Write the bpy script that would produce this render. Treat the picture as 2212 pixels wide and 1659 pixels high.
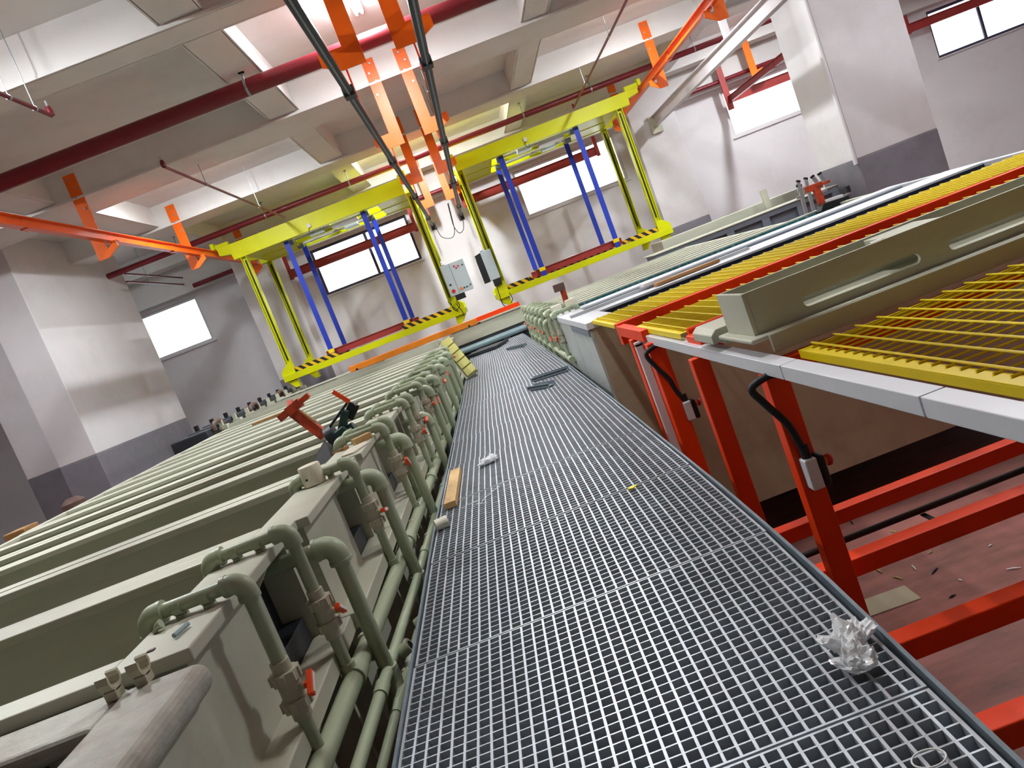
import bpy, bmesh, math, random
from mathutils import Vector, Matrix
random.seed(7)
for o in list(bpy.data.objects): bpy.data.objects.remove(o)
SC = bpy.context.scene
COL = SC.collection

# ------------------------------------------------------------------ camera
W, H_ = 2212, 1659
FPX = 1620.0
CAM = Vector((0, 0, 1.25))            # z = 0 is the top of the grating walkway
VP = (1036.0, 646.0); ROLL = math.radians(21.2)
dY = Vector(((VP[0]-W/2)/FPX, (VP[1]-H_/2)/FPX, 1)).normalized()
k_ = Vector((math.sin(ROLL), math.cos(ROLL), 0))
dD = Vector((k_.x, k_.y, -(k_.dot(dY))/dY.z)).normalized()
dX = dD.cross(dY)
def at(px, py, x=None, y=None, z=None):
    """point of the place seen at a photo pixel, on one known plane"""
    c = Vector(((px-W/2)/FPX, (py-H_/2)/FPX, 1))
    d = Vector((dX.dot(c), dY.dot(c), -dD.dot(c)))
    if x is not None: t = (x-CAM.x)/d.x
    elif y is not None: t = (y-CAM.y)/d.y
    else: t = (z-CAM.z)/d.z
    return CAM + d*t
cam_d = bpy.data.cameras.new('camera'); cam = bpy.data.objects.new('camera', cam_d); COL.objects.link(cam)
cam_d.sensor_width = 36; cam_d.lens = FPX/W*36; cam_d.clip_start = .05; cam_d.clip_end = 200
R = Matrix(((dX.x, -dX.y, -dX.z), (dY.x, -dY.y, -dY.z), (-dD.x, dD.y, dD.z)))
cam.matrix_world = Matrix.Translation(CAM) @ R.to_4x4()
SC.camera = cam

# ------------------------------------------------------------------ world, exposure
SC.view_settings.view_transform = 'Standard'; SC.view_settings.look = 'None'
SC.view_settings.gamma = 1; SC.view_settings.use_curve_mapping = False
SC.view_settings.exposure = 0.12
wd = bpy.data.worlds.new('world'); SC.world = wd; wd.use_nodes = True
bg = wd.node_tree.nodes['Background']
bg.inputs[0].default_value = (.86, .93, 1, 1); bg.inputs[1].default_value = 4.0

FZ = -2.25        # factory floor
ZB = 6.02        # underside of the ceiling beams
ZS = 6.62        # underside of the ceiling slab
YW = 27.0        # back wall

# ------------------------------------------------------------------ materials
def mat(name, col, rough=.55, metal=0, var=.06, scale=6, dirt=None, dscale=3, damt=.25, bump=0, spec=.4, dlo=.5, stretch=None):
    m = bpy.data.materials.new(name); m.use_nodes = True
    nt = m.node_tree; N = nt.nodes; L = nt.links; b = N['Principled BSDF']
    b.inputs['Roughness'].default_value = rough; b.inputs['Metallic'].default_value = metal
    b.inputs['Specular IOR Level'].default_value = spec
    geo = N.new('ShaderNodeNewGeometry'); src = geo.outputs['Position']
    if stretch:
        mp = N.new('ShaderNodeMapping'); mp.inputs['Scale'].default_value = stretch
        L.new(src, mp.inputs['Vector']); src = mp.outputs[0]
    n = N.new('ShaderNodeTexNoise'); n.inputs['Scale'].default_value = scale; n.inputs['Detail'].default_value = 5
    L.new(src, n.inputs['Vector'])
    mr = N.new('ShaderNodeMapRange'); mr.inputs[1].default_value = .3; mr.inputs[2].default_value = .7
    mr.inputs[3].default_value = 1-var; mr.inputs[4].default_value = 1+var
    L.new(n.outputs['Fac'], mr.inputs[0])
    mul = N.new('ShaderNodeVectorMath'); mul.operation = 'SCALE'; mul.inputs[0].default_value = col
    L.new(mr.outputs[0], mul.inputs['Scale']); out = mul.outputs[0]
    if dirt:
        n2 = N.new('ShaderNodeTexNoise'); n2.inputs['Scale'].default_value = dscale; n2.inputs['Detail'].default_value = 8
        n2.inputs['Roughness'].default_value = .65; L.new(src, n2.inputs['Vector'])
        m2 = N.new('ShaderNodeMapRange'); m2.inputs[1].default_value = dlo; m2.inputs[2].default_value = dlo+.2
        m2.inputs[3].default_value = 0; m2.inputs[4].default_value = damt; L.new(n2.outputs['Fac'], m2.inputs[0])
        mx = N.new('ShaderNodeMix'); mx.data_type = 'RGBA'; mx.inputs[7].default_value = (*dirt, 1)
        L.new(m2.outputs[0], mx.inputs[0]); L.new(out, mx.inputs[6]); out = mx.outputs[2]
    L.new(out, b.inputs['Base Color'])
    if bump:
        bp = N.new('ShaderNodeBump'); bp.inputs['Strength'].default_value = bump; bp.inputs['Distance'].default_value = .02
        L.new(n.outputs['Fac'], bp.inputs['Height']); L.new(bp.outputs[0], b.inputs['Normal'])
    return m
def s(r, g, b):
    f = lambda c: ((c/255+.055)/1.055)**2.4 if c > 10 else c/255/12.92
    return (f(r), f(g), f(b))
M = {}
M['ceil'] = mat('white_ceiling_paint', s(222, 222, 220), .8, var=.03, scale=1.2, dirt=s(150, 148, 144), dscale=1.1, damt=.15)
M['wall'] = mat('white_wall_paint', s(216, 214, 216), .75, var=.03, scale=.8, dirt=s(170, 162, 160), dscale=.6, damt=.25)
M['dado'] = mat('grey_dado_paint', s(122, 120, 128), .6, var=.06, scale=3, dirt=s(80, 80, 84), dscale=2)
M['floor'] = mat('red_floor_paint', s(158, 104, 96), .55, var=.12, scale=1.4, dirt=s(88, 70, 62), dscale=.9, damt=.75, dlo=.44, stretch=(.6, 2.2, 1))
M['galv'] = mat('galvanised_steel', s(184, 190, 196), .42, .5, var=.1, scale=14, dirt=s(172, 160, 120), dscale=9, damt=.25, dlo=.6)
M['galv_dark'] = mat('dull_zinc_steel', s(120, 132, 140), .5, .4, var=.1, scale=10)
M['pp'] = mat('grey_green_plastic', s(186, 187, 168), .45, var=.05, scale=3, dirt=s(140, 132, 112), dscale=2.2, damt=.3, dlo=.55, stretch=(.5, 2, 2))
M['pp_dirty'] = mat('stained_grey_plastic', s(172, 172, 160), .6, var=.12, scale=14, dirt=s(140, 112, 92), dscale=5, damt=.45, dlo=.5, bump=.5)
M['pipe'] = mat('sage_green_pipe_plastic', s(160, 170, 142), .4, var=.04, scale=5, dirt=s(120, 122, 100), dscale=7, damt=.25, dlo=.6)
M['fit'] = mat('beige_valve_plastic', s(178, 174, 152), .45, var=.05, scale=9)
M['hand'] = mat('orange_handle_plastic', s(232, 74, 20), .4, var=.03)
M['hand_label'] = mat('white_handle_label', s(225, 225, 225), .5)
M['black'] = mat('black_rubber', s(20, 21, 24), .5, var=.1)
M['blackbox'] = mat('black_plastic', s(36, 40, 46), .5, var=.15, scale=4)
M['yel'] = mat('lime_yellow_paint', s(202, 206, 0), .42, var=.03, scale=3, spec=.25, dirt=s(160, 155, 30), dscale=4, damt=.2, dlo=.6)
M['mesh'] = mat('yellow_mesh_paint', s(232, 206, 10), .4, var=.05, scale=6)
M['org'] = mat('orange_red_paint', s(230, 60, 2), .45, spec=.25, var=.05, scale=4, dirt=s(165, 42, 16), dscale=5, damt=.3, dlo=.58)
M['orgh'] = mat('orange_hanger_paint', s(240, 104, 8), .4, var=.04, scale=4)
M['shade_sheet'] = mat('under_grating_shade_dark', s(26, 29, 36), .6, var=.15, scale=2)  # near-black for the added sheet that darkens the grating cells
M['org2'] = mat('orange_rail_paint', s(230, 88, 10), .35, var=.05, scale=3, dirt=s(170, 50, 20), dscale=3, damt=.3)
M['org_spl'] = mat('splashed_orange_paint', s(214, 122, 20), .45, var=.08, scale=4, dirt=s(232, 206, 160), dscale=22, damt=.8, dlo=.63)
M['red'] = mat('dark_red_pipe_paint', s(112, 26, 36), .4, var=.06, scale=4)
M['redp'] = mat('red_beam_paint', s(150, 46, 42), .45, var=.06, scale=4, dirt=s(215, 190, 180), dscale=18, damt=.5, dlo=.66)
M['rust'] = mat('rusty_red_paint', s(176, 58, 24), .6, var=.2, scale=9, dirt=s(52, 30, 22), dscale=8, damt=.9, dlo=.47)
M['blue'] = mat('blue_strap_webbing', s(22, 52, 170), .55, var=.08, scale=30)
M['white'] = mat('white_powder_coat', s(222, 224, 226), .4, var=.02)
M['trunk'] = mat('white_sheet_metal', s(214, 216, 220), .38, .1, var=.03)
M['cab'] = mat('light_grey_cabinet_paint', s(176, 190, 192), .45, var=.02)
M['bluegrey'] = mat('blue_grey_steel_paint', s(112, 120, 130), .5, var=.05, scale=4)
M['tanwall'] = mat('tan_tank_plastic', s(168, 158, 134), .5, var=.06, scale=1.5, dirt=s(128, 108, 82), dscale=1.2, damt=.5)
M['greytank'] = mat('grey_tank_sheet', s(182, 186, 182), .42, .1, var=.06, scale=3, dirt=s(120, 128, 126), dscale=3, damt=.5, dlo=.5)
M['liner'] = mat('navy_black_liner', s(34, 38, 50), .4, var=.1)
M['teal'] = mat('teal_stained_liner', s(34, 92, 98), .5, var=.3, scale=7, dirt=s(150, 172, 176), dscale=9, damt=.6, dlo=.5, stretch=(3, 1, .6))
M['tealdk'] = mat('dark_green_cast_iron', s(38, 62, 58), .45, .2, var=.2, scale=8)
M['wood'] = mat('pine_wood', s(204, 168, 112), .6, var=.12, scale=14, dirt=s(150, 108, 60), dscale=10, damt=.4, stretch=(8, 1, 8))
M['brownwood'] = mat('brown_wood', s(150, 108, 62), .6, var=.15, scale=9)
M['roll'] = mat('cream_plastic', s(226, 222, 204), .4, var=.03, scale=4, dirt=s(206, 196, 150), dscale=3, damt=.4)
M['olive'] = mat('yellow_olive_panel', s(176, 172, 96), .5, var=.06)
M['alu'] = mat('aluminium', s(190, 194, 198), .35, .7, var=.05)
M['frame'] = mat('navy_window_frame', s(62, 60, 84), .4, var=.03)
M['sill'] = mat('white_window_sill', s(206, 202, 204), .5, var=.03)
M['copper'] = mat('brown_pipe', s(96, 74, 66), .5, var=.15)
M['hanger'] = mat('zinc_hanger', s(150, 160, 164), .4, .6)
M['paper'] = mat('white_paper', s(226, 228, 226), .7)
M['bluebar'] = mat('pale_blue_grey_pipe', s(136, 158, 162), .35, .1, var=.06)
M['btnred'] = mat('red_button', s(190, 24, 30), .35)
M['btnor'] = mat('orange_button', s(224, 120, 60), .35)
M['jug'] = mat('cream_cloudy_plastic', s(206, 196, 150), .5, var=.1, dirt=s(170, 130, 60), dscale=8, damt=.5)
M['yelscrap'] = mat('yellow_scrap', s(226, 206, 20), .5)
M['ink'] = mat('black_marker_ink', s(30, 30, 30), .6)
def film_mat():
    m = bpy.data.materials.new('clear_plastic_film'); m.use_nodes = True
    nt = m.node_tree; N = nt.nodes; L = nt.links; b = N['Principled BSDF']
    b.inputs['Base Color'].default_value = (.93, .95, .96, 1); b.inputs['Roughness'].default_value = .12
    b.inputs['Alpha'].default_value = .6; b.inputs['Specular IOR Level'].default_value = .9
    return m
M['film'] = film_mat()
def glass_mat():
    m = bpy.data.materials.new('window_glass'); m.use_nodes = True
    nt = m.node_tree; N = nt.nodes; L = nt.links
    N.remove(N['Principled BSDF']); t = N.new('ShaderNodeBsdfTransparent'); g = N.new('ShaderNodeBsdfGlossy')
    g.inputs['Roughness'].default_value = .05; f = N.new('ShaderNodeFresnel'); x = N.new('ShaderNodeMixShader')
    L.new(f.outputs[0], x.inputs[0]); L.new(t.outputs[0], x.inputs[1]); L.new(g.outputs[0], x.inputs[2])
    L.new(x.outputs[0], N['Material Output'].inputs[0]); return m
M['glass'] = glass_mat()
def hazard_mat():
    m = bpy.data.materials.new('black_yellow_hazard_tape'); m.use_nodes = True
    nt = m.node_tree; N = nt.nodes; L = nt.links; b = N['Principled BSDF']; b.inputs['Roughness'].default_value = .45
    g = N.new('ShaderNodeNewGeometry'); sp = N.new('ShaderNodeSeparateXYZ'); L.new(g.outputs['Position'], sp.inputs[0])
    a = N.new('ShaderNodeMath'); a.operation = 'ADD'; L.new(sp.outputs[0], a.inputs[0])
    c = N.new('ShaderNodeMath'); c.operation = 'MULTIPLY'; c.inputs[1].default_value = 1.0; L.new(sp.outputs[2], c.inputs[0])
    L.new(c.outputs[0], a.inputs[1])
    d = N.new('ShaderNodeMath'); d.operation = 'DIVIDE'; d.inputs[1].default_value = .23; L.new(a.outputs[0], d.inputs[0])
    fr = N.new('ShaderNodeMath'); fr.operation = 'FRACT'; L.new(d.outputs[0], fr.inputs[0])
    gt = N.new('ShaderNodeMath'); gt.operation = 'GREATER_THAN'; gt.inputs[1].default_value = .5; L.new(fr.outputs[0], gt.inputs[0])
    mx = N.new('ShaderNodeMix'); mx.data_type = 'RGBA'; mx.inputs[6].default_value = (*s(22, 20, 12), 1); mx.inputs[7].default_value = (*s(220, 172, 12), 1)
    L.new(gt.outputs[0], mx.inputs[0]); L.new(mx.outputs[2], b.inputs['Base Color']); return m
M['haz'] = hazard_mat()
def emit_mat(name, col, st):
    m = bpy.data.materials.new(name); m.use_nodes = True; b = m.node_tree.nodes['Principled BSDF']
    b.inputs['Emission Color'].default_value = (*col, 1); b.inputs['Emission Strength'].default_value = st
    b.inputs['Base Color'].default_value = (.8, .8, .8, 1); return m
M['tube'] = emit_mat('fluorescent_tube', (1, .98, .95), 30)

# ------------------------------------------------------------------ mesh helpers
class MB:
    def __init__(self): self.v = []; self.f = []
    def _add(self, vs, fs):
        n = len(self.v); self.v += [tuple(p) for p in vs]; self.f += [tuple(i+n for i in f) for f in fs]; return self
    def box(self, x0, x1, y0, y1, z0, z1):
        x0, x1 = sorted((x0, x1)); y0, y1 = sorted((y0, y1)); z0, z1 = sorted((z0, z1))
        vs = [(x, y, z) for z in (z0, z1) for y in (y0, y1) for x in (x0, x1)]
        return self._add(vs, [(0, 2, 3, 1), (4, 5, 7, 6), (0, 1, 5, 4), (2, 6, 7, 3), (0, 4, 6, 2), (1, 3, 7, 5)])
    def hexa(self, b4, t4):
        """box from four bottom and four top corners (both counter-clockwise from above)"""
        return self._add(list(b4)+list(t4), [(3, 2, 1, 0), (4, 5, 6, 7), (0, 1, 5, 4), (1, 2, 6, 5), (2, 3, 7, 6), (3, 0, 4, 7)])
    def bar(self, p, q, w, h, up=(0, 0, 1)):
        p = Vector(p); q = Vector(q); d = (q-p).normalized(); u = Vector(up); sd = d.cross(u)
        if sd.length < 1e-5: sd = d.cross(Vector((0, 1, 0)))
        sd.normalize(); u = sd.cross(d).normalized(); a = sd*w/2; b = u*h/2
        vs = [p-a-b, p+a-b, p+a+b, p-a+b, q-a-b, q+a-b, q+a+b, q-a+b]
        return self._add(vs, [(0, 1, 2, 3), (7, 6, 5, 4), (0, 4, 5, 1), (1, 5, 6, 2), (2, 6, 7, 3), (3, 7, 4, 0)])
    def tube(self, pts, r, seg=12, cap=True):
        pts = [Vector(p) for p in pts]; n = len(pts); rr = r if isinstance(r, (list, tuple)) else [r]*n
        base = len(self.v); T = []
        for i in range(n):
            a = pts[max(i-1, 0)]; b = pts[min(i+1, n-1)]; T.append((b-a).normalized())
        ref = Vector((0, 0, 1)) if abs(T[0].z) < .9 else Vector((0, 1, 0))
        nrm = T[0].cross(ref).normalized()
        for i in range(n):
            nrm = (nrm - T[i]*nrm.dot(T[i])).normalized(); bn = T[i].cross(nrm)
            for j in range(seg):
                a = 2*math.pi*j/seg; self.v.append(tuple(pts[i]+(nrm*math.cos(a)+bn*math.sin(a))*rr[i]))
        for i in range(n-1):
            for j in range(seg):
                k = (j+1) % seg
                self.f.append((base+i*seg+j, base+i*seg+k, base+(i+1)*seg+k, base+(i+1)*seg+j))
        if cap:
            self.f.append(tuple(base+j for j in reversed(range(seg)))); self.f.append(tuple(base+(n-1)*seg+j for j in range(seg)))
        return self
    def elbow(self, c, d1, d2, R, r, sock=.035):
        c = Vector(c); d1 = Vector(d1).normalized(); d2 = Vector(d2).normalized()
        o = c+d1*R+d2*R; pts = [c+d1*(R+sock)]
        for i in range(9):
            t = i/8*math.pi/2; pts.append(o-d2*R*math.cos(t)-d1*R*math.sin(t))
        pts.append(c+d2*(R+sock)); self.tube(pts, r, 16)
        self.tube([c+d1*(R+sock-.012), c+d1*(R+sock+.004)], r*1.06, 16); self.tube([c+d2*(R+sock-.012), c+d2*(R+sock+.004)], r*1.06, 16)
        return self
    def prism(self, poly, axis, a0, a1):
        """poly: 2-D outline; axis 'x' -> (y,z), 'y' -> (x,z), 'z' -> (x,y)"""
        ar = sum(poly[i][0]*poly[(i+1) % len(poly)][1]-poly[(i+1) % len(poly)][0]*poly[i][1] for i in range(len(poly)))
        if ar < 0: poly = poly[::-1]
        def P(p, a): return {'x': (a, p[0], p[1]), 'y': (p[0], a, p[1]), 'z': (p[0], p[1], a)}[axis]
        n = len(poly); vs = [P(p, a0) for p in poly]+[P(p, a1) for p in poly]
        fl = axis == 'y'; A = tuple(range(n)); B = tuple(range(n, 2*n))
        fs = [A[::-1] if not fl else A, B if not fl else B[::-1]]
        for i in range(n):
            j = (i+1) % n; q = (i, j, n+j, n+i); fs.append(q if not fl else q[::-1])
        return self._add(vs, fs)
    def build(self, name, m, parent=None, bevel=0, smooth=False, label=None, seg=2):
        me = bpy.data.meshes.new(name); off = Vector((0, 0, 0))
        if parent is not None:
            q = parent
            while q is not None: off += q.location; q = q.parent
        org = Vector((0, 0, 0))
        if parent is None and self.v:
            xs = [p[0] for p in self.v]; ys = [p[1] for p in self.v]; zs = [p[2] for p in self.v]
            org = Vector(((min(xs)+max(xs))/2, (min(ys)+max(ys))/2, min(zs)))
        sh = off+org
        me.from_pydata([(p[0]-sh.x, p[1]-sh.y, p[2]-sh.z) for p in self.v], [], self.f); me.update()
        me.materials.append(m if not isinstance(m, str) else M[m])
        if smooth:
            for p in me.polygons: p.use_smooth = True
            me.set_sharp_from_angle(angle=math.radians(40))
        o = bpy.data.objects.new(name, me); COL.objects.link(o); o.location = org
        if parent is not None: o.parent = parent
        if bevel:
            b = o.modifiers.new('bevel', 'BEVEL'); b.width = bevel; b.segments = seg; b.limit_method = 'ANGLE'
        if label: o['label'] = label
        return o
def thing(name, label, cat, loc=(0, 0, 0), group=None):
    o = bpy.data.objects.new(name, None); COL.objects.link(o); o.location = loc; o.empty_display_size = .1
    o['label'] = label; o['category'] = cat
    if group: o['group'] = group
    return o
def tag(o, label, cat, group=None):
    o['label'] = label; o['category'] = cat
    if group: o['group'] = group
    return o
def struct(o, label=None):
    o['kind'] = 'structure'
    if label: o['label'] = label
    return o
ORD = ['first', 'second', 'third', 'fourth', 'fifth', 'sixth', 'seventh', 'eighth', 'ninth', 'tenth', 'eleventh', 'twelfth', 'thirteenth',
       'fourteenth', 'fifteenth', 'sixteenth', 'seventeenth', 'eighteenth', 'nineteenth', 'twentieth']
V = Vector

# ================================================================== LIGHT: the ceiling lamps
def lamp(x, y, label, watts=160, ln=1.25, struct_z=ZS):
    t = thing('ceiling_lamp', label, 'lamp', (x, y, struct_z-.2), 'fluorescent battens in the ceiling coffers')
    MB().box(x-.09, x+.09, y-ln/2, y+ln/2, struct_z-.09, struct_z-.005).build('housing', 'white', t, .008)
    tb = MB()
    for dx in (-.05, .05): tb.tube([(x+dx, y-ln/2+.03, struct_z-.12), (x+dx, y+ln/2-.03, struct_z-.12)], .02, 10)
    tb.build('lamp_tube', 'tube', t, smooth=True)
    l = bpy.data.lights.new('lamp_light', 'AREA'); l.shape = 'RECTANGLE'; l.size = .22; l.size_y = ln; l.energy = watts; l.color = (.93, .97, 1)
    o = bpy.data.objects.new('lamp_light', l); COL.objects.link(o); o.parent = t; o.location = (0, 0, .03)
    up = bpy.data.lights.new('lamp_uplight', 'POINT'); up.energy = watts*.4; up.shadow_soft_size = .12; up.color = (.93, .97, 1)
    o2 = bpy.data.objects.new('lamp_uplight', up); COL.objects.link(o2); o2.parent = t; o2.location = (0, 0, 0)
    return t
LAMPS = [(-.15, 12.95, 'glowing fluorescent lamp above the big red pipe, between the central hangers', 330),
         (-.2, 22.9, 'fluorescent lamp hidden in the coffer above the two yellow hoists', 430),
         (-5.0, 17.7, 'fluorescent lamp hidden in the left coffer behind the wide ceiling beam', 300),
         (5.7, 17.7, 'fluorescent lamp hidden in the right coffer behind the wide ceiling beam', 300),
         (-5.0, 7.6, 'fluorescent lamp in the coffer at the top left corner', 330),
         (5.7, 7.6, 'fluorescent lamp above the yellow mesh trays on the right', 330),
         (-.15, 3.9, 'fluorescent lamp over the walkway just ahead of the photographer', 150),
         (10.9, 22.9, 'unseen lamp added in the far right bay behind the column to brighten the walls', 300),  # extra lamp out of view, added to brighten the back wall
         (-10.2, 22.9, 'unseen lamp added in the far left bay behind the pier to brighten the walls', 300),  # extra lamp put in on the left for wall brightness
         (16.0, 17.7, 'unseen lamp added in the outermost right bay to brighten the right wall', 330),  # added unseen lamp, lifts the right wall
         (10.9, 12.6, 'fluorescent lamp in the right bay in front of the column', 300),
         (-10.2, 12.6, 'fluorescent lamp in the left bay in front of the pier', 260)]
for a in LAMPS: lamp(*a)

# ================================================================== SETTING
XL, XR, YF = -19.0, 25.0, -8.0
struct(MB().box(XL, XR, YF, YW+.3, FZ-.2, FZ).build('floor', 'floor'))
# back wall with five window openings
WIN = [(-4.99, -1.38), (2.65, 6.45), (10.5, 14.2), (18.25, 22.0), (-13.2, -9.28)]
WZ0, WZ1 = 3.3, 4.95
wb = MB(); xs = sorted(WIN); cur = XL
for a, b in xs:
    wb.box(cur, a, YW, YW+.3, FZ, 7.3); cur = b
    wb.box(a, b, YW, YW+.3, FZ, WZ0); wb.box(a, b, YW, YW+.3, WZ1, 7.3)
wb.box(cur, XR, YW, YW+.3, FZ, 7.3)
struct(wb.build('wall_back', 'wall'))
struct(MB().box(XL-.3, XL, YF, YW+.3, FZ, 7.3).build('wall_left', 'wall'))
struct(MB().box(XR, XR+.3, YF, YW+.3, FZ, 7.3).build('wall_right', 'wall'))
struct(MB().box(XL-.3, XR+.3, YF-.3, YF, FZ, 7.3).build('wall_front', 'wall'))
struct(MB().box(XL-.3, XR+.3, YF-.3, YW+.3, ZS, ZS+.3).build('ceiling', 'ceil'))
WL = ['behind the left yellow hoist, with a navy frame', 'behind the right yellow hoist', 'between the right pilaster and the big right column',
      'in the top right corner beyond the big column', 'at the left between the white pier and the left pilaster']
for i, (a, b) in enumerate(WIN):
    w = thing('window_%d' % (i+1), 'bright white window '+WL[i], 'window', ((a+b)/2, YW, WZ0)); struct(w)
    fr = MB(); y0, y1 = YW+.06, YW+.14; t = .09
    fr.box(a, b, y0, y1, WZ0, WZ0+t); fr.box(a, b, y0, y1, WZ1-t, WZ1); fr.box(a, a+t, y0, y1, WZ0+t, WZ1-t); fr.box(b-t, b, y0, y1, WZ0+t, WZ1-t)
    mid = a+(b-a)*(.56 if i == 0 else .5)
    if i in (0, 3): fr.box(mid-.05, mid+.05, y0, y1, WZ0+t, WZ1-t)
    fr.build('window_frame', 'frame' if i in (0, 3) else 'sill', w, .01)
    sl = MB().box(a-.08, b+.08, YW-.06, YW+.1, WZ0-.06, WZ0).build('window_sill', 'sill', w, .01)
    MB().box(a+t, b-t, YW+.09, YW+.1, WZ0+t, WZ1-t).build('window_pane', 'glass', w)
    pl = bpy.data.lights.new('window_portal', 'AREA'); pl.shape = 'RECTANGLE'; pl.size = b-a; pl.size_y = WZ1-WZ0; pl.cycles.is_portal = True
    po = bpy.data.objects.new('window_portal', pl); COL.objects.link(po); po.parent = w
    po.location = (0, .2, (WZ1-WZ0)/2); po.rotation_euler = (math.radians(-90), 0, 0)

# ceiling beams
XB = [(-5.9, -5.3), (-.4, .2), (4.9, 5.5), (10.5, 11.05), (15.75, 17.0), (20.65, 21.5), (25.9, 26.5)]
YB = [(-18.0, -17.4), (-13.0, -12.4), (-7.88, -7.27), (-2.62, -2.03), (2.8, 3.33), (8.1, 8.7), (13.2, 13.8), (18.3, 18.9)]
tn = 1
for (a, b) in XB:
    m = MB().box(XL, XR, a, b, ZB-.02, ZS+.01)
    if b < YW:                                     # thin formwork lip along the front and back lower edges
        m.box(XL, XR, a-.035, a+.01, ZB-.02, ZB+.025); m.box(XL, XR, b-.01, b+.035, ZB-.02, ZB+.025)
    struct(m.build('trim_%d' % tn, 'ceil')); tn += 1
for (a, b) in YB:
    m = MB(); cuts = [YF]+[c for p in XB for c in p]
    segs = [(YF, XB[0][0])]+[(XB[i][1], XB[i+1][0]) for i in range(len(XB)-1)]+[(XB[-1][1], YW-.35)]
    for (p, q) in segs:
        m.box(a, b, p, q, ZB+.06, ZS+.01)
        m.box(a-.03, a+.01, p, q, ZB+.06, ZB+.1); m.box(b-.01, b+.03, p, q, ZB+.06, ZB+.1)
    struct(m.build('trim_%d' % tn, 'ceil')); tn += 1
# edge beam over the windows
struct(MB().box(XL, XR, YW-.35, YW, 5.1, ZS+.01).build('trim_%d' % tn, 'ceil')); tn += 1

def pier(name, label, x0, x1, y0, y1, ztop=ZS+.005, zp=1.11):
    t = thing(name, label, 'column', ((x0+x1)/2, (y0+y1)/2, FZ)); struct(t)
    MB().box(x0, x1, y0, y1, zp, ztop).build('upper_shaft', 'wall', t, .02)
    MB().box(x0-.004, x1+.004, y0-.004, y1+.004, FZ, zp).build('grey_dado', 'dado', t, .02, label='lower part painted dark grey')
    return t
pier('pier', 'broad white pier with a grey base at the left, beyond the left tanks', -10.75, -9.8, 17.9, 23.4)
pier('pier', 'narrow shaded pier with a dark base left of the broad white pier', -12.2, -10.78, 18.9, 22.9)
pier('column', 'big white square column with a grey base beyond the right tanks', 9.55, 11.58, 17.9, 19.85)
pier('pilaster', 'wall pilaster with a grey base behind the left yellow hoist', -7.46, -5.8, 26.1, YW)
pier('pilaster', 'wall pilaster with a grey base right of the right yellow hoist', 6.92, 8.47, 26.1, YW)
# conduit on the corner of the right column
tag(MB().tube([(9.5, 17.93, 1.0), (9.5, 17.93, 6.5)], .05, 10).build('conduit', 'wall', smooth=True), 'thin white conduit running up the corner of the big right column', 'conduit')

# ================================================================== WALKWAY
def lerp(t, pts):
    if t <= pts[0][0]: return pts[0][1]
    for (a, b), (c, d) in zip(pts, pts[1:]):
        if t <= c: return b+(d-b)*(t-a)/(c-a)
    return pts[-1][1]
LE = [(0, -.73), (2.18, -.752), (4.47, -.775), (7.6, -.757), (12.9, -.735), (20, -.70)]
RE = [(0, .60), (1.36, .650), (2.15, .70), (3.27, .735), (6.1, .763), (9.3, .779), (14, .76), (20, .72)]
PITCH = 1.163
for i in range(18):
    y0 = 1.67+PITCH*(i-2)+.004; y1 = y0+PITCH-.008
    l0, l1, r0, r1 = lerp(y0, LE), lerp(y1, LE), lerp(y0, RE), lerp(y1, RE)
    jx = random.uniform(-.006, .006); jz0 = random.uniform(-.006, 0); jz1 = random.uniform(-.006, 0)
    g = thing('grating_panel', '%s galvanised grating panel of the walkway, counted from the near end' % ORD[i] if i < 17 else
              'last galvanised grating panel at the far end of the walkway', 'floor grating', (0, (y0+y1)/2, -.04), 'galvanised grating panels of the walkway')
    def pt(u, v, z): 
        xa = l0+(l1-l0)*v; xb = r0+(r1-r0)*v
        return (xa+(xb-xa)*u+jx, y0+(y1-y0)*v, z+jz0+(jz1-jz0)*v)
    def strip(m, u0, v0, u1, v1, w, h, alongy):
        hw = w/2
        a = pt(u0, v0, 0); b = pt(u1, v1, 0)
        if alongy:
            b4 = [(a[0]-hw, a[1], a[2]-h), (a[0]+hw, a[1], a[2]-h), (b[0]+hw, b[1], b[2]-h), (b[0]-hw, b[1], b[2]-h)]
            t4 = [(p[0], p[1], p[2]+h) for p in b4]
        else:
            b4 = [(a[0], a[1]-hw, a[2]-h), (b[0], b[1]-hw, b[2]-h), (b[0], b[1]+hw, b[2]-h), (a[0], a[1]+hw, a[2]-h)]
            t4 = [(p[0], p[1], p[2]+h) for p in b4]
        m.hexa(b4, t4)
    fr = MB(); strip(fr, 0, 0, 0, 1, .01, .055, True); strip(fr, 1, 0, 1, 1, .01, .055, True)
    strip(fr, 0, .003, 1, .003, .007, .055, False); strip(fr, 0, .997, 1, .997, .007, .055, False)
    fr.build('frame', 'galv', g)
    bb = MB()
    for q in range(1, 33): strip(bb, q/33, .004, q/33, .996, .0085, .052, True)
    bb.build('bearing_bars', 'galv', g)
    cb = MB()
    for q in range(1, 25): strip(cb, .002, q/25, .998, q/25, .0055, .05, False)
    cb.build('cross_bars', 'galv', g)
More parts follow.
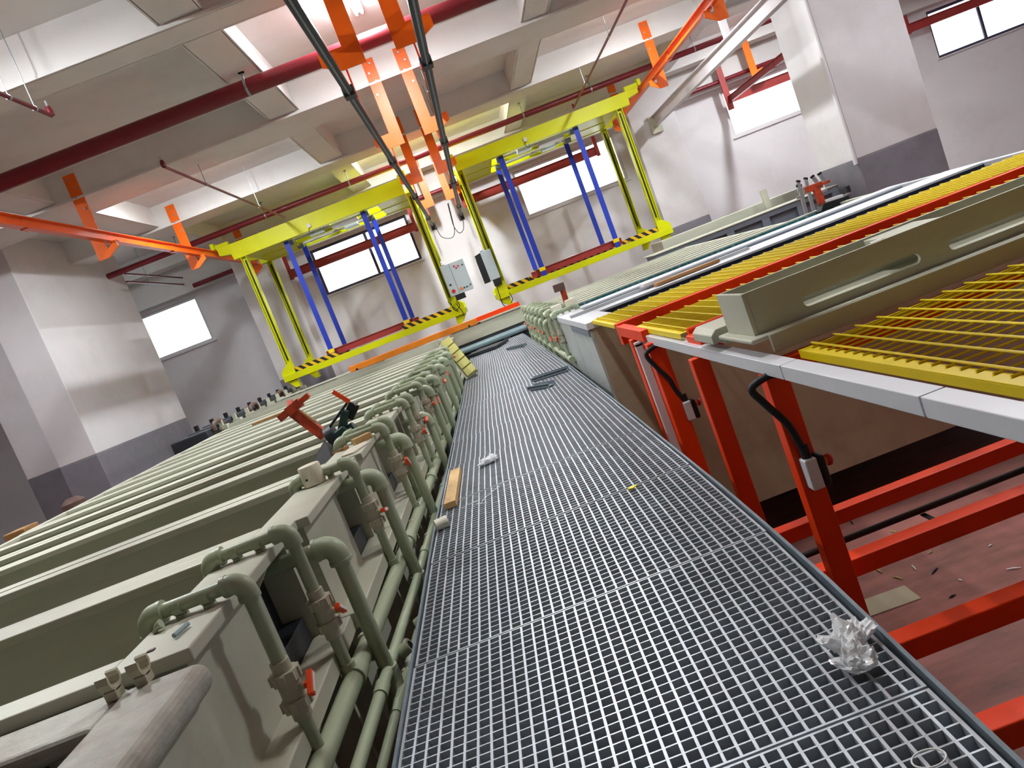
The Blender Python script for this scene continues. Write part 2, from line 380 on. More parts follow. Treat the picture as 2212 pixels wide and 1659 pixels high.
# edge angles that carry the panels
for sd, pts, lab in ((-1, LE, 'left'), (1, RE, 'right')):
    m = MB(); ys = [-.7+.6*k for k in range(36)]
    for a, b in zip(ys, ys[1:]):
        xa, xb = lerp(a, pts)+sd*.012, lerp(b, pts)+sd*.012
        for dx, w, z0, z1 in ((sd*.008, .006, -.09, .006),):
            m.hexa([(xa+dx-w, a, z0), (xa+dx+w, a, z0), (xb+dx+w, b, z0), (xb+dx-w, b, z0)], [(xa+dx-w, a, z1), (xa+dx+w, a, z1), (xb+dx+w, b, z1), (xb+dx-w, b, z1)])
        m.hexa([(xa-sd*.035-.006, a, -.09), (xa-sd*.035+.03, a, -.09), (xb-sd*.035+.03, b, -.09), (xb-sd*.035-.006, b, -.09)], [(xa-sd*.035-.006, a, -.062), (xa-sd*.035+.03, a, -.062), (xb-sd*.035+.03, b, -.062), (xb-sd*.035-.006, b, -.062)])
    tag(m.build('edge_angle', 'galv_dark'), 'dull steel edge angle along the %s side of the grating walkway' % lab, 'steel angle')
t = thing('under_grating_shade', 'added dark sheet under the whole walkway, making the shade seen through the grating', 'shade sheet', (0, 9, -.6))  # added dark tray, stands in for the shade below the grating
MB().box(-.98, .84, -1.5, 19.9, -.62, -.6).build('shade_floor', 'shade_sheet', t)
m = MB(); m.box(-.98, -.96, -1.5, 19.9, -.6, -.45); m.box(.82, .84, -1.5, 19.9, -.6, -.45); m.build('shade_side', 'shade_sheet', t)
for i in range(7):
    y = .3+i*3.3
    t = thing('walkway_trestle', 'support trestle under the grating, %s from the bottom of the photo' % ORD[i], 'support', (0, y, FZ), 'trestles under the walkway')
    MB().box(-.72, .7, y-.04, y+.04, -.17, -.095).build('crossbeam', 'galv_dark', t)
    for x in (-.6, .6): MB().box(x-.04, x+.04, y-.04, y+.04, FZ, -.17).build('leg', 'galv_dark', t)

# ================================================================== TANKS ON THE LEFT
DXL = [(0, 0), (5, 0), (7, .05), (10, .10), (20, .11)]
RIMX = lambda y: lerp(y, [(2, -1.175), (3.1, -1.135), (4.2, -1.085), (6.6, -1.02), (10, -.945), (20, -.925)])
XFAR = -6.1; ZR = .62
BND = [2.1, 3.37, 4.7, 6.05, 6.9, 7.87, 8.85, 9.84, 10.8, 11.73, 12.65, 13.6, 14.6, 15.6, 16.6, 17.6, 18.6]
def open_tank(t, xn, xf, y0, y1, zr, bodymat, rimmat, sgn, rw=.15, endw=.27, zb=-1.7, ends=True, recess=True, rimcut=0, th=.045):
    """open-topped tank; xn = rim edge on the walkway side, xf = far edge, sgn = +1 when the walkway lies on +x"""
    e = sgn*-1
    ra = MB()
    ra.box(xn+e*endw, xf, y0+.006, y0+rw, zr-th, zr); ra.box(xn+e*endw, xf, y1-rw, y1-.006, zr-th, zr)
    ra.box(xf, xf-e*.12, y0+rw, y1-rw, zr-th, zr)
    ra.build('rim', rimmat, t, .006)
    MB().box(xn, xn+e*endw, y0+.006, y1-.006-rimcut, zr-th, zr).build('end_flange', rimmat, t, .006)
    b = MB(); w = .03; yi0, yi1 = y0+rw-.05, y1-rw+.05
    b.box(xn+e*.06, xf-e*.06, yi0-w, yi0, zb, zr-th); b.box(xn+e*.06, xf-e*.06, yi1, yi1+w, zb, zr-th)
    b.box(xf-e*.09, xf-e*.06, yi0, yi1, zb, zr-th); b.box(xn+e*.08, xf-e*.06, yi0, yi1, zb, zb+.03)
    if not recess: b.box(xn+e*.06, xn+e*.09, yi0, yi1, zb, zr-th)
    else:
        ym = yi0+(yi1-yi0)*.6
        b.box(xn+e*.06, xn+e*.09, yi0, ym, zb, zr-th); b.box(xn+e*.09, xn+e*.26, ym-.03, ym, zb, zr-th)
        b.box(xn+e*.23, xn+e*.26, ym, yi1, zb, zr-th)
    b.build('body', bodymat, t)
    if recess:
        rb = MB(); rb.box(xn+e*.1, xn+e*.215, ym+.02, yi1-.02, -.05, .22); rb.box(xn+e*.20, xn+e*.225, ym+.01, yi1-.01, .2, zr-th-.02)  # black box, and a black back panel painting the recess shade
        rb.build('weir_box_and_shade', 'blackbox', t, .005)
        for yy in (ym+.005, y1-.05-rimcut):
            g = MB(); g.prism([(xn+e*.005, zr-th), (xn+e*.2, zr-th), (xn+e*.2, zr-.26)], 'y', yy, yy+.02); g.build('gusset', bodymat, t)
    if ends:
        MB().box(xn-e*.06, xn+e*.1, y0+.005, y1-.005, .03, .11).build('stiffener', bodymat, t, .006)
for i, (y0, y1) in enumerate(zip(BND, BND[1:])):
    t = thing('process_tank', '%s grey-green open plastic tank in the left row, from the near end' % ORD[i], 'tank', (-3.6, (y0+y1)/2, FZ), 'open plastic tanks in the left row')
    open_tank(t, RIMX((y0+y1)/2), XFAR, y0, y1, ZR-(.0 if i % 2 == 0 else .004), 'pp', 'pp', 1, rimcut=(.3 if i in (2, 4, 6, 9, 11) else 0))
    if i in (1, 2):
        m = MB(); m.tube([(RIMX(y0)-.5, y0+.24, .5), (XFAR+.3, y0+.24, .5)], .03, 10); m.build('dark_tube', 'liner', t, smooth=True)  # dark tube just inside the front wall of the tank
# nearest, stained tank in the bottom left corner
t = thing('stained_tank', 'stained grey tank with a rounded dirty rim in the bottom left corner', 'tank', (-3.6, 1.0, FZ))
y0, y1 = -.6, 2.06
m = MB(); m.box(-1.33, XFAR, 1.86, y1+.02, .53, .588); m.box(-1.33, XFAR, y0, y0+.2, .53, .588); m.box(XFAR, XFAR+.2, y0+.2, 1.86, .53, .588)
m.build('rim', 'pp_dirty', t, .02, seg=3)
MB().box(-1.35, -1.085, y0, y1+.01, .50, .59).build('end_flange', 'pp_dirty', t, .042, seg=5, label='crusted dirty end flange')
m = MB(); m.box(-1.35, XFAR+.05, 1.9, 1.93, -1.7, .53); m.box(-1.35, XFAR+.05, y0+.1, y0+.13, -1.7, .53); m.box(-1.17, -1.14, y0+.1, 2.06, -1.7, .5)
m.box(XFAR+.05, XFAR+.08, y0+.1, 1.93, -1.7, .53)
m.build('body', 'pp', t)
m = MB(); m.box(-1.5, XFAR+.1, y0+.15, 1.88, -.1, .0); m.box(-1.5, -1.47, y0+.15, 1.88, -.1, .46); m.box(-1.5, XFAR+.1, 1.86, 1.895, -.1, .52)
m.build('inner_lining', 'black', t)
MB().box(-1.16, -1.09, y0, y1+.02, .03, .11).build('stiffener', 'pp', t, .006)
def clip(m, c, r, w=.03, along='x'):
    """pipe clip under a horizontal pipe with axis along x"""
    cx, cy, cz = c
    for a in range(7):
        t0 = math.pi*(-.15+1.3*a/7)+math.pi; t1 = math.pi*(-.15+1.3*(a+1)/7)+math.pi; q = []
        for tt, rr in ((t0, r), (t0, r+.009), (t1, r+.009), (t1, r)): q.append((cy+math.cos(tt)*rr, cz+math.sin(tt)*rr))
        m.prism(q, 'x', cx-w/2, cx+w/2)
    m.box(cx-w/2, cx+w/2, cy-r*.8, cy+r*.8, cz-r-.03, cz-r-.004)
for j, (px, py) in enumerate(((238, 1478), (302, 1446))):
    p = at(px, py, z=.63); m = MB(); clip(m, (p.x, p.y, .645), .026, .035)
    for a in m.v: pass
    tag(m.build('pipe_clip', 'fit'), ('empty beige pipe clip standing on the stained tank rim, %s the brown stub' % ('farther from' if j == 0 else 'nearer to')), 'pipe clip', 'empty pipe clips on the stained rim')
p = at(336, 1425, z=.59)
tag(MB().box(p.x-.012, p.x+.012, p.y-.008, p.y+.008, .59, .625).build('brown_stub', 'copper', bevel=.002), 'small dark brown stub standing on the stained tank rim', 'stub')
p = at(18, 1640, z=.42)
m = MB(); m.prism([(p.x-.12, p.y-.1), (p.x+.05, p.y-.12), (p.x+.075, p.y+.02), (p.x-.02, p.y+.1), (p.x-.12, p.y+.09)], 'z', 0.0, .42)
t = thing('plastic_jug', 'cloudy cream plastic jug inside the stained tank at the bottom left corner', 'jug', (p.x, p.y, 0))
m.build('body', 'jug', t, .02, seg=3, smooth=True)
MB().tube([(p.x-.05, p.y, .41), (p.x-.05, p.y, .46)], .025, 14).build('neck', 'jug', t, smooth=True)
# short grey tube and plastic knob lying on the first tank's flange
p = at(385, 1362, z=.63); q = at(376, 1374, z=.63)
tag(MB().tube([(p.x+.02, p.y+.03, .631), (q.x, q.y, .631)], .008, 8).build('tube_offcut', 'bluebar', smooth=True), 'short grey tube lying on the first tank flange below the nearest pipe elbow', 'tube')
p = at(352, 1362, z=.62); m = MB(); m.tube([(p.x-.03, p.y, .622), (p.x-.01, p.y, .64), (p.x+.005, p.y, .645)], [.006, .012, .016], 10)
tag(m.build('round_stopper', 'pipe', smooth=True), 'small grey-green plastic stopper on the first tank flange beside the nearest pipe', 'stopper')

# ------------------------------------------------------------------ pipework on the left
def valve(t, x, y, z, r, hdir, tilt, idx, body='fit'):
    """union ball valve on a vertical pipe with an orange lever"""
    b = MB(); b.tube([(x, y, z-.034), (x, y, z+.034)], r*1.55, 16); b.tube([(x, y, z), (x+hdir*.055, y-.012, z)], r*.55, 10)
    vb = b.build('union_valve', body, t, smooth=True)
    for s_ in (1, -1):
        n = MB(); n.tube([(x, y, z+s_*.032), (x, y, z+s_*.07), (x, y, z+s_*.0701), (x, y, z+s_*.108)], [r*1.95, r*1.95, r*1.32, r*1.32], 18)
        for k in range(9):
            a = 2*math.pi*k/9; cx, cy = x+math.cos(a)*r*1.92, y+math.sin(a)*r*1.92
            n.box(cx-.006, cx+.006, cy-.006, cy+.006, z+s_*.034, z+s_*.068)
        n.build('union_nut', body, vb, smooth=True)
    h = MB(); c = V((x+hdir*.075, y-.014, z)); ax = V((0, math.sin(tilt), math.cos(tilt))).normalized()
    h.bar((x+hdir*.05, y-.012, z), c, .02, .02); h.bar(c-ax*.045, c+ax*.045, .024, .022, (1, 0, 0))
    h.build('lever', 'hand', vb, .003, label='orange lever')
    l = MB(); l.bar(c+V((hdir*.0125, 0, 0))-ax*.036, c+V((hdir*.0125, 0, 0))+ax*.036, .014, .002, (1, 0, 0)); l.build('lever_label', 'hand_label', vb)
    return vb
def inlet(i, x, y, ztop, xin, zv, zfoot, sgn, r, label, grp, hdir=1, tilt=.9, foot=True, stub=.14):
    t = thing('inlet_pipe', label, 'pipe', (x, y, zfoot), grp)
    p = MB(); p.tube([(xin-sgn*.0, y, ztop), (x, y, ztop)], r, 16, False) if False else None
    p.tube([(xin+sgn*.05, y, ztop), (x-sgn*.05, y, ztop)], r, 16); p.tube([(x, y, ztop-.05), (x, y, zfoot)], r, 16)
    p.tube([(xin, y, ztop-.05), (xin, y, ztop-stub)], r, 16)
    p.build('pipe', 'pipe', t, smooth=True)
    MB().elbow((x, y, ztop), (-sgn, 0, 0), (0, 0, -1), .042, r*1.42, .022).build('elbow', 'pipe', t, smooth=True)
    MB().elbow((xin, y, ztop), (sgn, 0, 0), (0, 0, -1), .042, r*1.42, .022).build('elbow', 'pipe', t, smooth=True)
    for f_ in (.34, .62):
        m = MB(); clip(m, (xin+(x-xin)*f_, y, ztop), r*1.03); m.build('clip', 'pipe', t)
    if zv is not None: valve(t, x, y, zv, r, hdir, tilt, i)
    if foot: MB().tube([(x, y, zfoot-.02), (x, y, zfoot+.03)], r*1.3, 16).build('socket', 'pipe', t, smooth=True)
    return t
LIN = [(2.115, .39, .9), (2.615, .405, 2.2), (3.86, .41, 1.8), (5.07, .40, 2.4), (5.37, .36, .5), (6.46, .36, 2.2), (6.87, .40, 1.2), (7.93, .40, 2.0), (8.45, .36, .6),
       (9.2, .42, 2.2), (10.3, .38, 1.2), (11.2, .40, .4), (12.2, .36, 2.4), (13.3, .40, 1.0), (14.4, .40, 2.0)]
def onrim(ym, xm, off):
    y = ym
    for _ in range(8): x = RIMX(y)+off; y = ym*x/xm
    return x, y, y/ym
for i, (ym, zv, tl) in enumerate(LIN):
    x, y, k = onrim(ym, -.93, .075)
    inlet(i, x, y, .662, RIMX(y)-.275, 1.25-(1.25-zv)*k, .02 if i else -.2, 1, .0255,
          '%s sage green feed pipe with orange-levered valve at left, from the near end' % ORD[i], 'feed pipes over the left tank rims', 1, tl, foot=(i > 0), stub=.13)
LOV = [(2.78, .58), (3.92, .58), (5.2, .54), (6.9, .42), (7.95, .56), (9.05, .56), (10.6, .56), (11.8, .56), (13.1, .56)]
for i, (ym, z) in enumerate(LOV):
    x, y, k = onrim(ym, -.85, .15); z = 1.25-(1.25-z)*k*.985; r = .035
    t = thing('overflow_pipe', '%s thick green overflow pipe beside the walkway at left, from the near end' % ORD[i], 'pipe', (x, y, -.1), 'overflow pipes of the left tanks')
    m = MB(); m.tube([(x-.38, y, z), (x-.06, y, z)], r, 16); m.tube([(x, y, z-.06), (x, y, -.14)], r, 16); m.build('pipe', 'pipe', t, smooth=True)
    MB().elbow((x, y, z), (-1, 0, 0), (0, 0, -1), .055, r*1.4, .03).build('elbow', 'pipe', t, smooth=True)
    m = MB(); m.tube([(x, y, -.12), (x, y, -.185), (x+.0, y-.02, -.23), (x+.0, y-.06, -.28), (x, y-.09, -.31)], r*1.35, 16); m.build('foot_bend', 'pipe', t, smooth=True)
# long headers
HD = [('thick', .085, -.02, .041, 'thick sage green header pipe running along the left tanks'), ('thin', .155, -.13, .027, 'thinner green header pipe beside the thick one on the left'),
      ('low', .185, -.23, .022, 'lowest green pipe along the left tanks just above the dark gap')]
for nm, off, z, r, lab in HD:
    t = thing('header_pipe', lab, 'pipe', (RIMX(3)+off, 9, z))
    y0 = .8 if nm != 'low' else 3.3
    pts = [(RIMX(y)+off, y, z) for y in (y0, 2, 3.1, 4.2, 6.6, 10, 14, 18.2)]
    MB().tube(pts, r, 16).build('pipe', 'pipe', t, smooth=True)
    for q, yy in enumerate((3.02, 4.7, 6.3, 8.3, 10.6, 13)):
        xx = RIMX(yy)+off
        MB().tube([(xx, yy-.05, z), (xx, yy+.05, z)], r*1.22, 16).build('coupling', 'pipe', t, smooth=True)
        m = MB(); m.tube([(xx, yy+.28, z), (xx, yy+.31, z)], r*1.12, 14); m.box(xx-.012, xx+.012, yy+.28, yy+.31, z-r-.05, z-r); m.build('clip', 'fit', t)
for j, (y, off, z) in enumerate(((3.36, .2, -.15), (3.75, .21, -.2), (4.7, .2, -.17), (5.05, .2, -.2))):
    x = RIMX(y)+off
    t = thing('pipe_tee', '%s open tee socket of the low left pipes, from the near end' % ORD[j], 'pipe tee', (x, y, z-.05), 'open tee sockets on the low left pipes')
    m = MB(); m.tube([(x-.02, y, z), (x+.03, y, z+.02)], .032, 16); m.build('socket', 'pipe', t, smooth=True)
    MB().tube([(x+.026, y, z+.019), (x+.038, y, z+.023)], .037, 16).build('rim', 'fit', t, smooth=True)
    MB().tube([(x+.037, y, z+.0225), (x+.041, y, z+.024)], .022, 12).build('bore', 'black', t)

# ------------------------------------------------------------------ things on the left tanks
p = at(682, 1045, z=.62); x, y = p.x, p.y
t = thing('plastic_roll', 'cream white plastic cylinder standing on the second tank flange behind the pipes', 'cylinder', (x, y, .62))
m = MB(); m.tube([(x, y, .62), (x, y, .625), (x, y, .728), (x, y, .735)], [.060, .063, .063, .059], 28); m.build('body', 'roll', t, smooth=True)
m = MB(); m.tube([(x-.02, y-.0625, .665), (x-.02, y-.066, .665)], .007, 8); m.build('screw_hole', 'black', t)
p = at(956, 1131, z=.03)
t = thing('plastic_roll', 'short white plastic cylinder lying at the left edge of the walkway near the wood block', 'cylinder', (p.x, p.y, 0))
m = MB(); m.tube([(p.x-.045, p.y-.01, .036), (p.x+.035, p.y+.012, .036)], .035, 24); m.build('body', 'roll', t, .003, smooth=True)
MB().tube([(p.x+.0352, p.y+.0121, .036), (p.x+.037, p.y+.0126, .036)], .012, 14).build('bore', 'pp_dirty', t)
a = at(968, 1092, z=.03); b = at(981, 1016, z=.03)
tag(MB().bar((a.x+.012, a.y+.02, .022), (b.x+.015, b.y-.02, .022), .085, .044).build('wood_block', 'wood', bevel=.003), 'pale wooden block lying at the left edge of the grating walkway', 'wood block')
# rusty orange lifting bracket and the green gear motor
Yd = 6.3
t = thing('lifting_bracket', 'rusty orange T-shaped lifting bracket leaning over the left tanks', 'lifting bracket', at(698, 939, y=Yd))
b0, b1 = at(702, 941, y=Yd), at(632, 889, y=Yd)
m = MB(); m.bar(b0, b1, .085, .075, (0, 1, 0)); m.build('stem', 'rust', t, .004)
c0, c1 = at(604, 905, y=Yd-.02), at(667, 853, y=Yd-.02); c2 = c0.lerp(c1, .28); c3 = c0.lerp(c1, .72)
m = MB(); m.bar(c2, c3, .075, .08, (0, 1, 0)); m.build('crossbar', 'rust', t, .004)
m = MB(); m.bar(c0, c0.lerp(c1, .3), .06, .06, (0, 1, 0)); m.bar(c3, c1, .045, .05, (0, 1, 0)); m.build('arm', 'rust', t, .003)
c4 = at(628, 868, y=Yd+.05); m = MB(); m.bar(c2.lerp(c3, .3), c4, .05, .05, (0, 1, 0)); m.build('lug', 'rust', t, .003)
s0, s1 = at(650, 888, y=Yd-.05), at(683, 911, y=Yd-.05); m = MB(); m.bar(s0, s1, .012, .05, (0, 1, 0)); m.build('plate', 'brownwood', t, .002)
t = thing('gear_motor', 'dark green cast gear motor lying on the tank rim beside the orange bracket', 'motor', at(735, 960, y=5.75))
Ym = 5.8
A = lambda px, py, dy=0: at(px, py, y=Ym+dy)
m = MB(); m.bar(A(722, 958), A(757, 930), .14, .17, (0, 1, 0)); m.build('housing', 'tealdk', t, .018, seg=3)
m = MB(); m.tube([A(712, 948), A(727, 938)], .095, 18); m.build('end_cover', 'blackbox', t, smooth=True)
m = MB(); m.bar(A(737, 938), A(748, 885), .06, .10, (0, 1, 0)); m.build('upright', 'tealdk', t, .012)
m = MB(); m.bar(A(752, 903, .02), A(766, 872, .02), .085, .04, (0, 1, 0)); m.build('guard_plate', 'black', t, .006)
m = MB(); m.tube([A(703, 935, -.03), A(752, 867, -.03)], .011, 10); m.build('rod', 'black', t, smooth=True)
m = MB(); m.bar(A(719, 846, -.04), A(755, 868, -.04), .035, .014, (0, 1, 0)); m.build('handle', 'hand', t, .002, label='flat orange handle')
m = MB(); m.tube([A(768, 875), A(772, 866)], .012, 8); m.build('bolt', 'alu', t)
m = MB(); m.tube([A(757, 932), A(768, 922)], .05, 16); m.build('shaft_cover', 'tealdk', t, smooth=True)
# black rubber sheet
f0, f1, f2, f3 = at(700, 952, y=5.4), at(717, 962, y=5.4), at(716, 990, y=5.1), at(655, 1036, y=4.85)
m = MB(); d = V((0, .012, 0)); m.hexa([f0, f3, f2, f1], [p+d for p in (f0, f3, f2, f1)])
tag(m.build('rubber_sheet', 'black'), 'black rubber sheet draped down into the tank below the green gear motor', 'rubber sheet')
p = at(783, 948, z=.64)
tag(MB().bar((p.x-.06, p.y-.03, .642), (p.x+.05, p.y+.05, .642), .06, .044).build('wood_block', 'wood', bevel=.003), 'small pale wood block on the tank flange under the green gear motor', 'wood block')
p0, p1 = at(718, 985, z=.60), at(748, 968, z=.63)
tag(MB().bar(p0, p1, .05, .03).build('timber_offcut', 'brownwood', bevel=.003), 'brown timber offcut wedged on the flange behind the third feed pipe', 'wood block')
p = at(772, 968, z=.625); m = MB()
m.prism([(p.x-.09, p.y-.13), (p.x+.0, p.y-.16), (p.x+.07, p.y+.05), (p.x+.03, p.y+.16), (p.x-.08, p.y+.1)], 'z', .62, .632)
tag(m.build('rag', 'roll', bevel=.004), 'dirty cream rag on the tank flange in front of the pale wood block', 'rag')

# ================================================================== RIGHT SIDE: LOADING STATIONS
def wire_tray(name, label, x0, x1, y0, y1, z, px=.11, py=.055):
    t = thing(name, label, 'mesh tray', (x0, y0, z), 'yellow wire mesh trays of the loading stations')
    f = MB(); f.box(x0, x0+.055, y0, y1, z-.004, z); f.box(x0, x0+.005, y0, y1, z-.035, z-.004)
    f.box(x1-.055, x1, y0, y1, z-.004, z); f.box(x0+.055, x1-.055, y0, y0+.012, z-.03, z); f.box(x0+.055, x1-.055, y1-.012, y1, z-.03, z)
    f.build('frame', 'mesh', t, .0015)
    a = MB(); n = int((y1-y0)/py)
    for k in range(1, n): a.tube([(x0+.03, y0+(y1-y0)*k/n, z+.0035), (x1-.03, y0+(y1-y0)*k/n, z+.0035)], .004, 5)
    a.build('long_wires', 'mesh', t)
    b = MB(); n = int((x1-x0-.1)/px)
    for k in range(n+1): xx = x0+.06+k*px; b.tube([(xx, y0+.004, z+.0095), (xx, y1-.004, z+.0105)], .0045, 6)
    b.build('cross_wires', 'mesh', t); return t
wire_tray('mesh_tray', 'yellow wire mesh tray nearest the bottom right corner, in front of the long slotted box', 1.12, 4.6, .8, 2.96, .60, .094, .064)
wire_tray('mesh_tray', 'narrow yellow wire mesh tray between the two orange rails behind the long slotted box', 1.0, 5.0, 4.27, 5.5, .65)
wire_tray('mesh_tray', 'yellow wire mesh tray farthest back, between the orange rail and the black-edged grey tanks', .955, 5.6, 6.17, 7.39, .655)
def frame(name, label, parts, loc):
    t = thing(name, label, 'frame', loc)
    for nm, bx, lab in parts:
        o = MB().box(*bx).build(nm, 'org', t, .005)
        if lab: o['label'] = lab
    return t
zf = FZ
frame('station_frame', 'far orange steel station frame with its tall rail behind the narrow mesh tray', [
    ('top_rail', (.96, 5.6, 6.05, 6.15, .48, .662), None),     ('side_rail', (.95, 1.02, 5.12, 6.05, .565, .647), None),
    ('post', (.93, 1.04, 5.5, 5.6, zf, .565), None), ('post', (.93, 1.04, 4.96, 5.06, zf, .565), None), ('post', (4.8, 4.9, 5.5, 5.6, zf, .48), None),
    ('cross_rail', (1.04, 4.8, 5.5, 5.58, .48, .54), None), ('side_rail', (4.8, 4.9, 5.6, 6.05, .5, .58), None)], (.95, 5.4, zf))
frame('station_frame', 'near orange steel station frame whose posts carry the long slotted box', [
    ('top_rail', (1.0, 5.0, 3.9, 4.16, .565, .645), None), ('post', (.935, 1.03, 3.95, 4.02, zf, .54), None), ('post', (.975, 1.07, 3.01, 3.09, zf, .54), None),
    ('top_rail', (1.07, 5.0, 3.02, 3.1, .51, .575), None),
    ('bottom_rail', (.95, 5.0, 4.03, 4.12, -.66, -.575), None), ('bottom_rail', (.90, 5.0, 3.15, 3.24, -.50, -.415), None),
    ('bottom_rail', (.86, 5.0, 2.52, 2.61, -.53, -.445), None), ('bottom_rail', (.86, 5.0, 2.0, 2.09, -.54, -.455), None),
    ('post', (4.6, 4.7, 4.03, 4.1, zf, .565), None), ('post', (4.6, 4.7, 3.02, 3.1, zf, .51), None)], (.95, 3.3, zf))
m = MB(); m.tube([(1.03, 4.2, .655), (5.0, 4.2, .655)], .022, 12)
tag(m.build('guide_tube', 'org', smooth=True), 'round orange guide tube along the near edge of the narrow mesh tray', 'tube')
# white cable trunking
t = thing('cable_trunking', 'white sheet-metal cable trunking running along the station frames beside the walkway', 'cable trunking', (.93, 3, .59))
for a, b in ((2.80, 5.68), (1.888, 2.792), (.9, 1.88)): MB().box(.972, 1.045, a, b, .546, .606).build('cover', 'trunk', t, .003)
MB().box(.976, 1.041, .9, 5.66, .55, .602).build('tray', 'trunk', t)
m = MB(); m.box(.915, .968, 5.3, 5.35, FZ, .56); m.box(.9145, .916, 5.32, 5.324, FZ, .56); m.box(.915, 1.0, 5.3, 5.35, .53, .546)
m.build('down_duct', 'trunk', t, .002)
def estop(label, yc, pbox, hose, sc):
    """grey and black emergency-stop box, axis along +x, hung on a post"""
    t = thing('stop_button_box', label, 'emergency stop', pbox, 'emergency stop boxes on the station posts'); x, y, z = pbox
    MB().box(x, x+.052, y-.035, y+.035, z, z+.135).build('base_box', 'trunk', t, .008, seg=3)
    MB().box(x+.0525, x+.085, y-.036, y+.036, z-.001, z+.136).build('cover', 'black', t, .012, seg=3)
    m = MB(); m.tube([(x+.085, y, z+.095), (x+.1, y, z+.095)], .017, 16); c = m.build('button_stem', 'btnor', t, smooth=True)
    m = MB(); m.tube([(x+.1, y, z+.095), (x+.112, y, z+.095), (x+.12, y, z+.095)], [.024, .026, .02], 20); m.build('mushroom_button', 'btnred', t, smooth=True)
    m = MB(); m.tube([(x+.085, y, z+.04), (x+.093, y, z+.04)], .012, 12); m.build('key_switch', 'alu', t, smooth=True)
    m = MB(); pts = [V(p) for p in hose]
    sm = []
    for i in range(len(pts)-1):
        p0 = pts[max(i-1, 0)]; p1 = pts[i]; p2 = pts[i+1]; p3 = pts[min(i+2, len(pts)-1)]
        for k in range(6):
            u = k/6; sm.append(.5*((2*p1)+(p2-p0)*u+(2*p0-5*p1+4*p2-p3)*u*u+(3*p1-p0-3*p2+p3)*u**3))
    sm.append(pts[-1]); m.tube(sm, .016, 12); m.tube([pts[0]+V((0, 0, .012)), pts[0]-V((0, 0, .02))], .024, 12); m.tube([pts[-1]+V((0, 0, .05)), pts[-1]-V((0, 0, .0))], .021, 12)
    m.build('conduit_hose', 'black', t, smooth=True)
for (yy, lab, pb, hs) in ((2.98, 'emergency stop box with a red button on the nearest orange post', (1752, 1058), [(1610, 800), (1624, 838), (1652, 872), (1697, 912), (1720, 945), (1736, 985)]),
                          (4.96, 'emergency stop box with a red button on the far orange post behind the white duct', (1487, 909), [(1388, 742), (1396, 765), (1420, 795), (1445, 818), (1460, 842), (1471, 868)])):
    p = at(pb[0], pb[1], y=yy)
    hp = [at(q[0], q[1], y=yy) for q in hs]
    hp = [V((q.x if i else 1.01, q.y, q.z if i else .546)) for i, q in enumerate(hp)]
    hp[-1] = V((p.x+.027, yy, p.z+.137))
    estop(lab, yy, (p.x, yy, p.z), hp, 1)
# grey guide block
t = thing('guide_block', 'grey-green plastic guide block with a sloped edge at the end of the slotted box', 'guide block', (1.0, 3.7, .645))
m = MB(); m.prism([(.96, .648), (.96, .69), (.99, .715), (1.5, .715), (1.5, .648)], 'y', 3.52, 3.84)
m.build('body', 'pp', t, .004)
MB().box(1.02, 1.5, 3.52, 3.95, .63, .647).build('base', 'pp', t)
# long slotted box
yb0, yb1, zb0, zb1, xb0, xb1 = 3.13, 3.47, .685, .872, 1.03, 6.0
t = thing('slotted_box', 'long grey-green plastic box with slotted front lying across the orange station frame', 'plastic box', (1.03, 3.3, .62))
MB().box(xb0, xb0+.02, yb0, yb1, zb0, zb1).build('end_panel', 'pp', t, .003)
MB().box(xb0+.02, xb1, yb1-.02, yb1, zb0, zb1).build('back_panel', 'pp', t, .003)
m = MB(); zs0, zs1 = .722, .768; sl = [(1.27, 1.80), (1.93, 2.55), (2.7, 3.3), (3.45, 4.05), (4.2, 4.8), (4.95, 5.55)]
m.box(xb0+.02, xb1, yb0, yb0+.02, zb0, zs0); m.box(xb0+.02, xb1, yb0, yb0+.02, zs1, zb1); c = xb0+.02
for a, b in sl:
    m.box(c, a, yb0, yb0+.02, zs0, zs1); c = b
    for sx, ex in ((a, 1), (b, -1)):
        r_ = .023; zc = (zs0+zs1)/2
        for sg in (1, -1):
            pl = [(sx, zc+sg*r_)]+[(sx+ex*(r_-r_*math.cos(q*math.pi/12)), zc+sg*r_*math.sin(q*math.pi/12)) for q in range(7)]
            m.prism(pl, 'y', yb0, yb0+.02)
m.box(c, xb1, yb0, yb0+.02, zs0, zs1)
m.build('slotted_front', 'pp', t)
MB().box(xb0+.02, xb1, yb0+.02, yb1-.02, zb0, zb0+.015).build('floor_panel', 'pp', t)
for xq in (1.75, 3.6): MB().box(xq, xq+.25, yb0+.02, yb1-.02, zb1-.045, zb1-.01).build('bridge_plate', 'pp', t, .004)
m = MB(); m.tube([(1.7, yb0+.17, zb1-.03), (1.76, yb0+.17, zb1-.03)], .02, 12); m.build('plug', 'pp', t, smooth=True)
MB().box(xb0-.045, xb1, yb0-.07, yb1+.03, zb0-.02, zb0).build('base_flange', 'pp', t, .008, seg=3)
MB().box(1.06, xb1, yb0-.085, yb0-.065, .606, zb0-.001).build('skirt', 'pp', t, .003)
MB().box(xb0, xb1, yb1+.0, yb1+.03, .648, zb0-.02).build('rear_skirt', 'pp', t, .003)
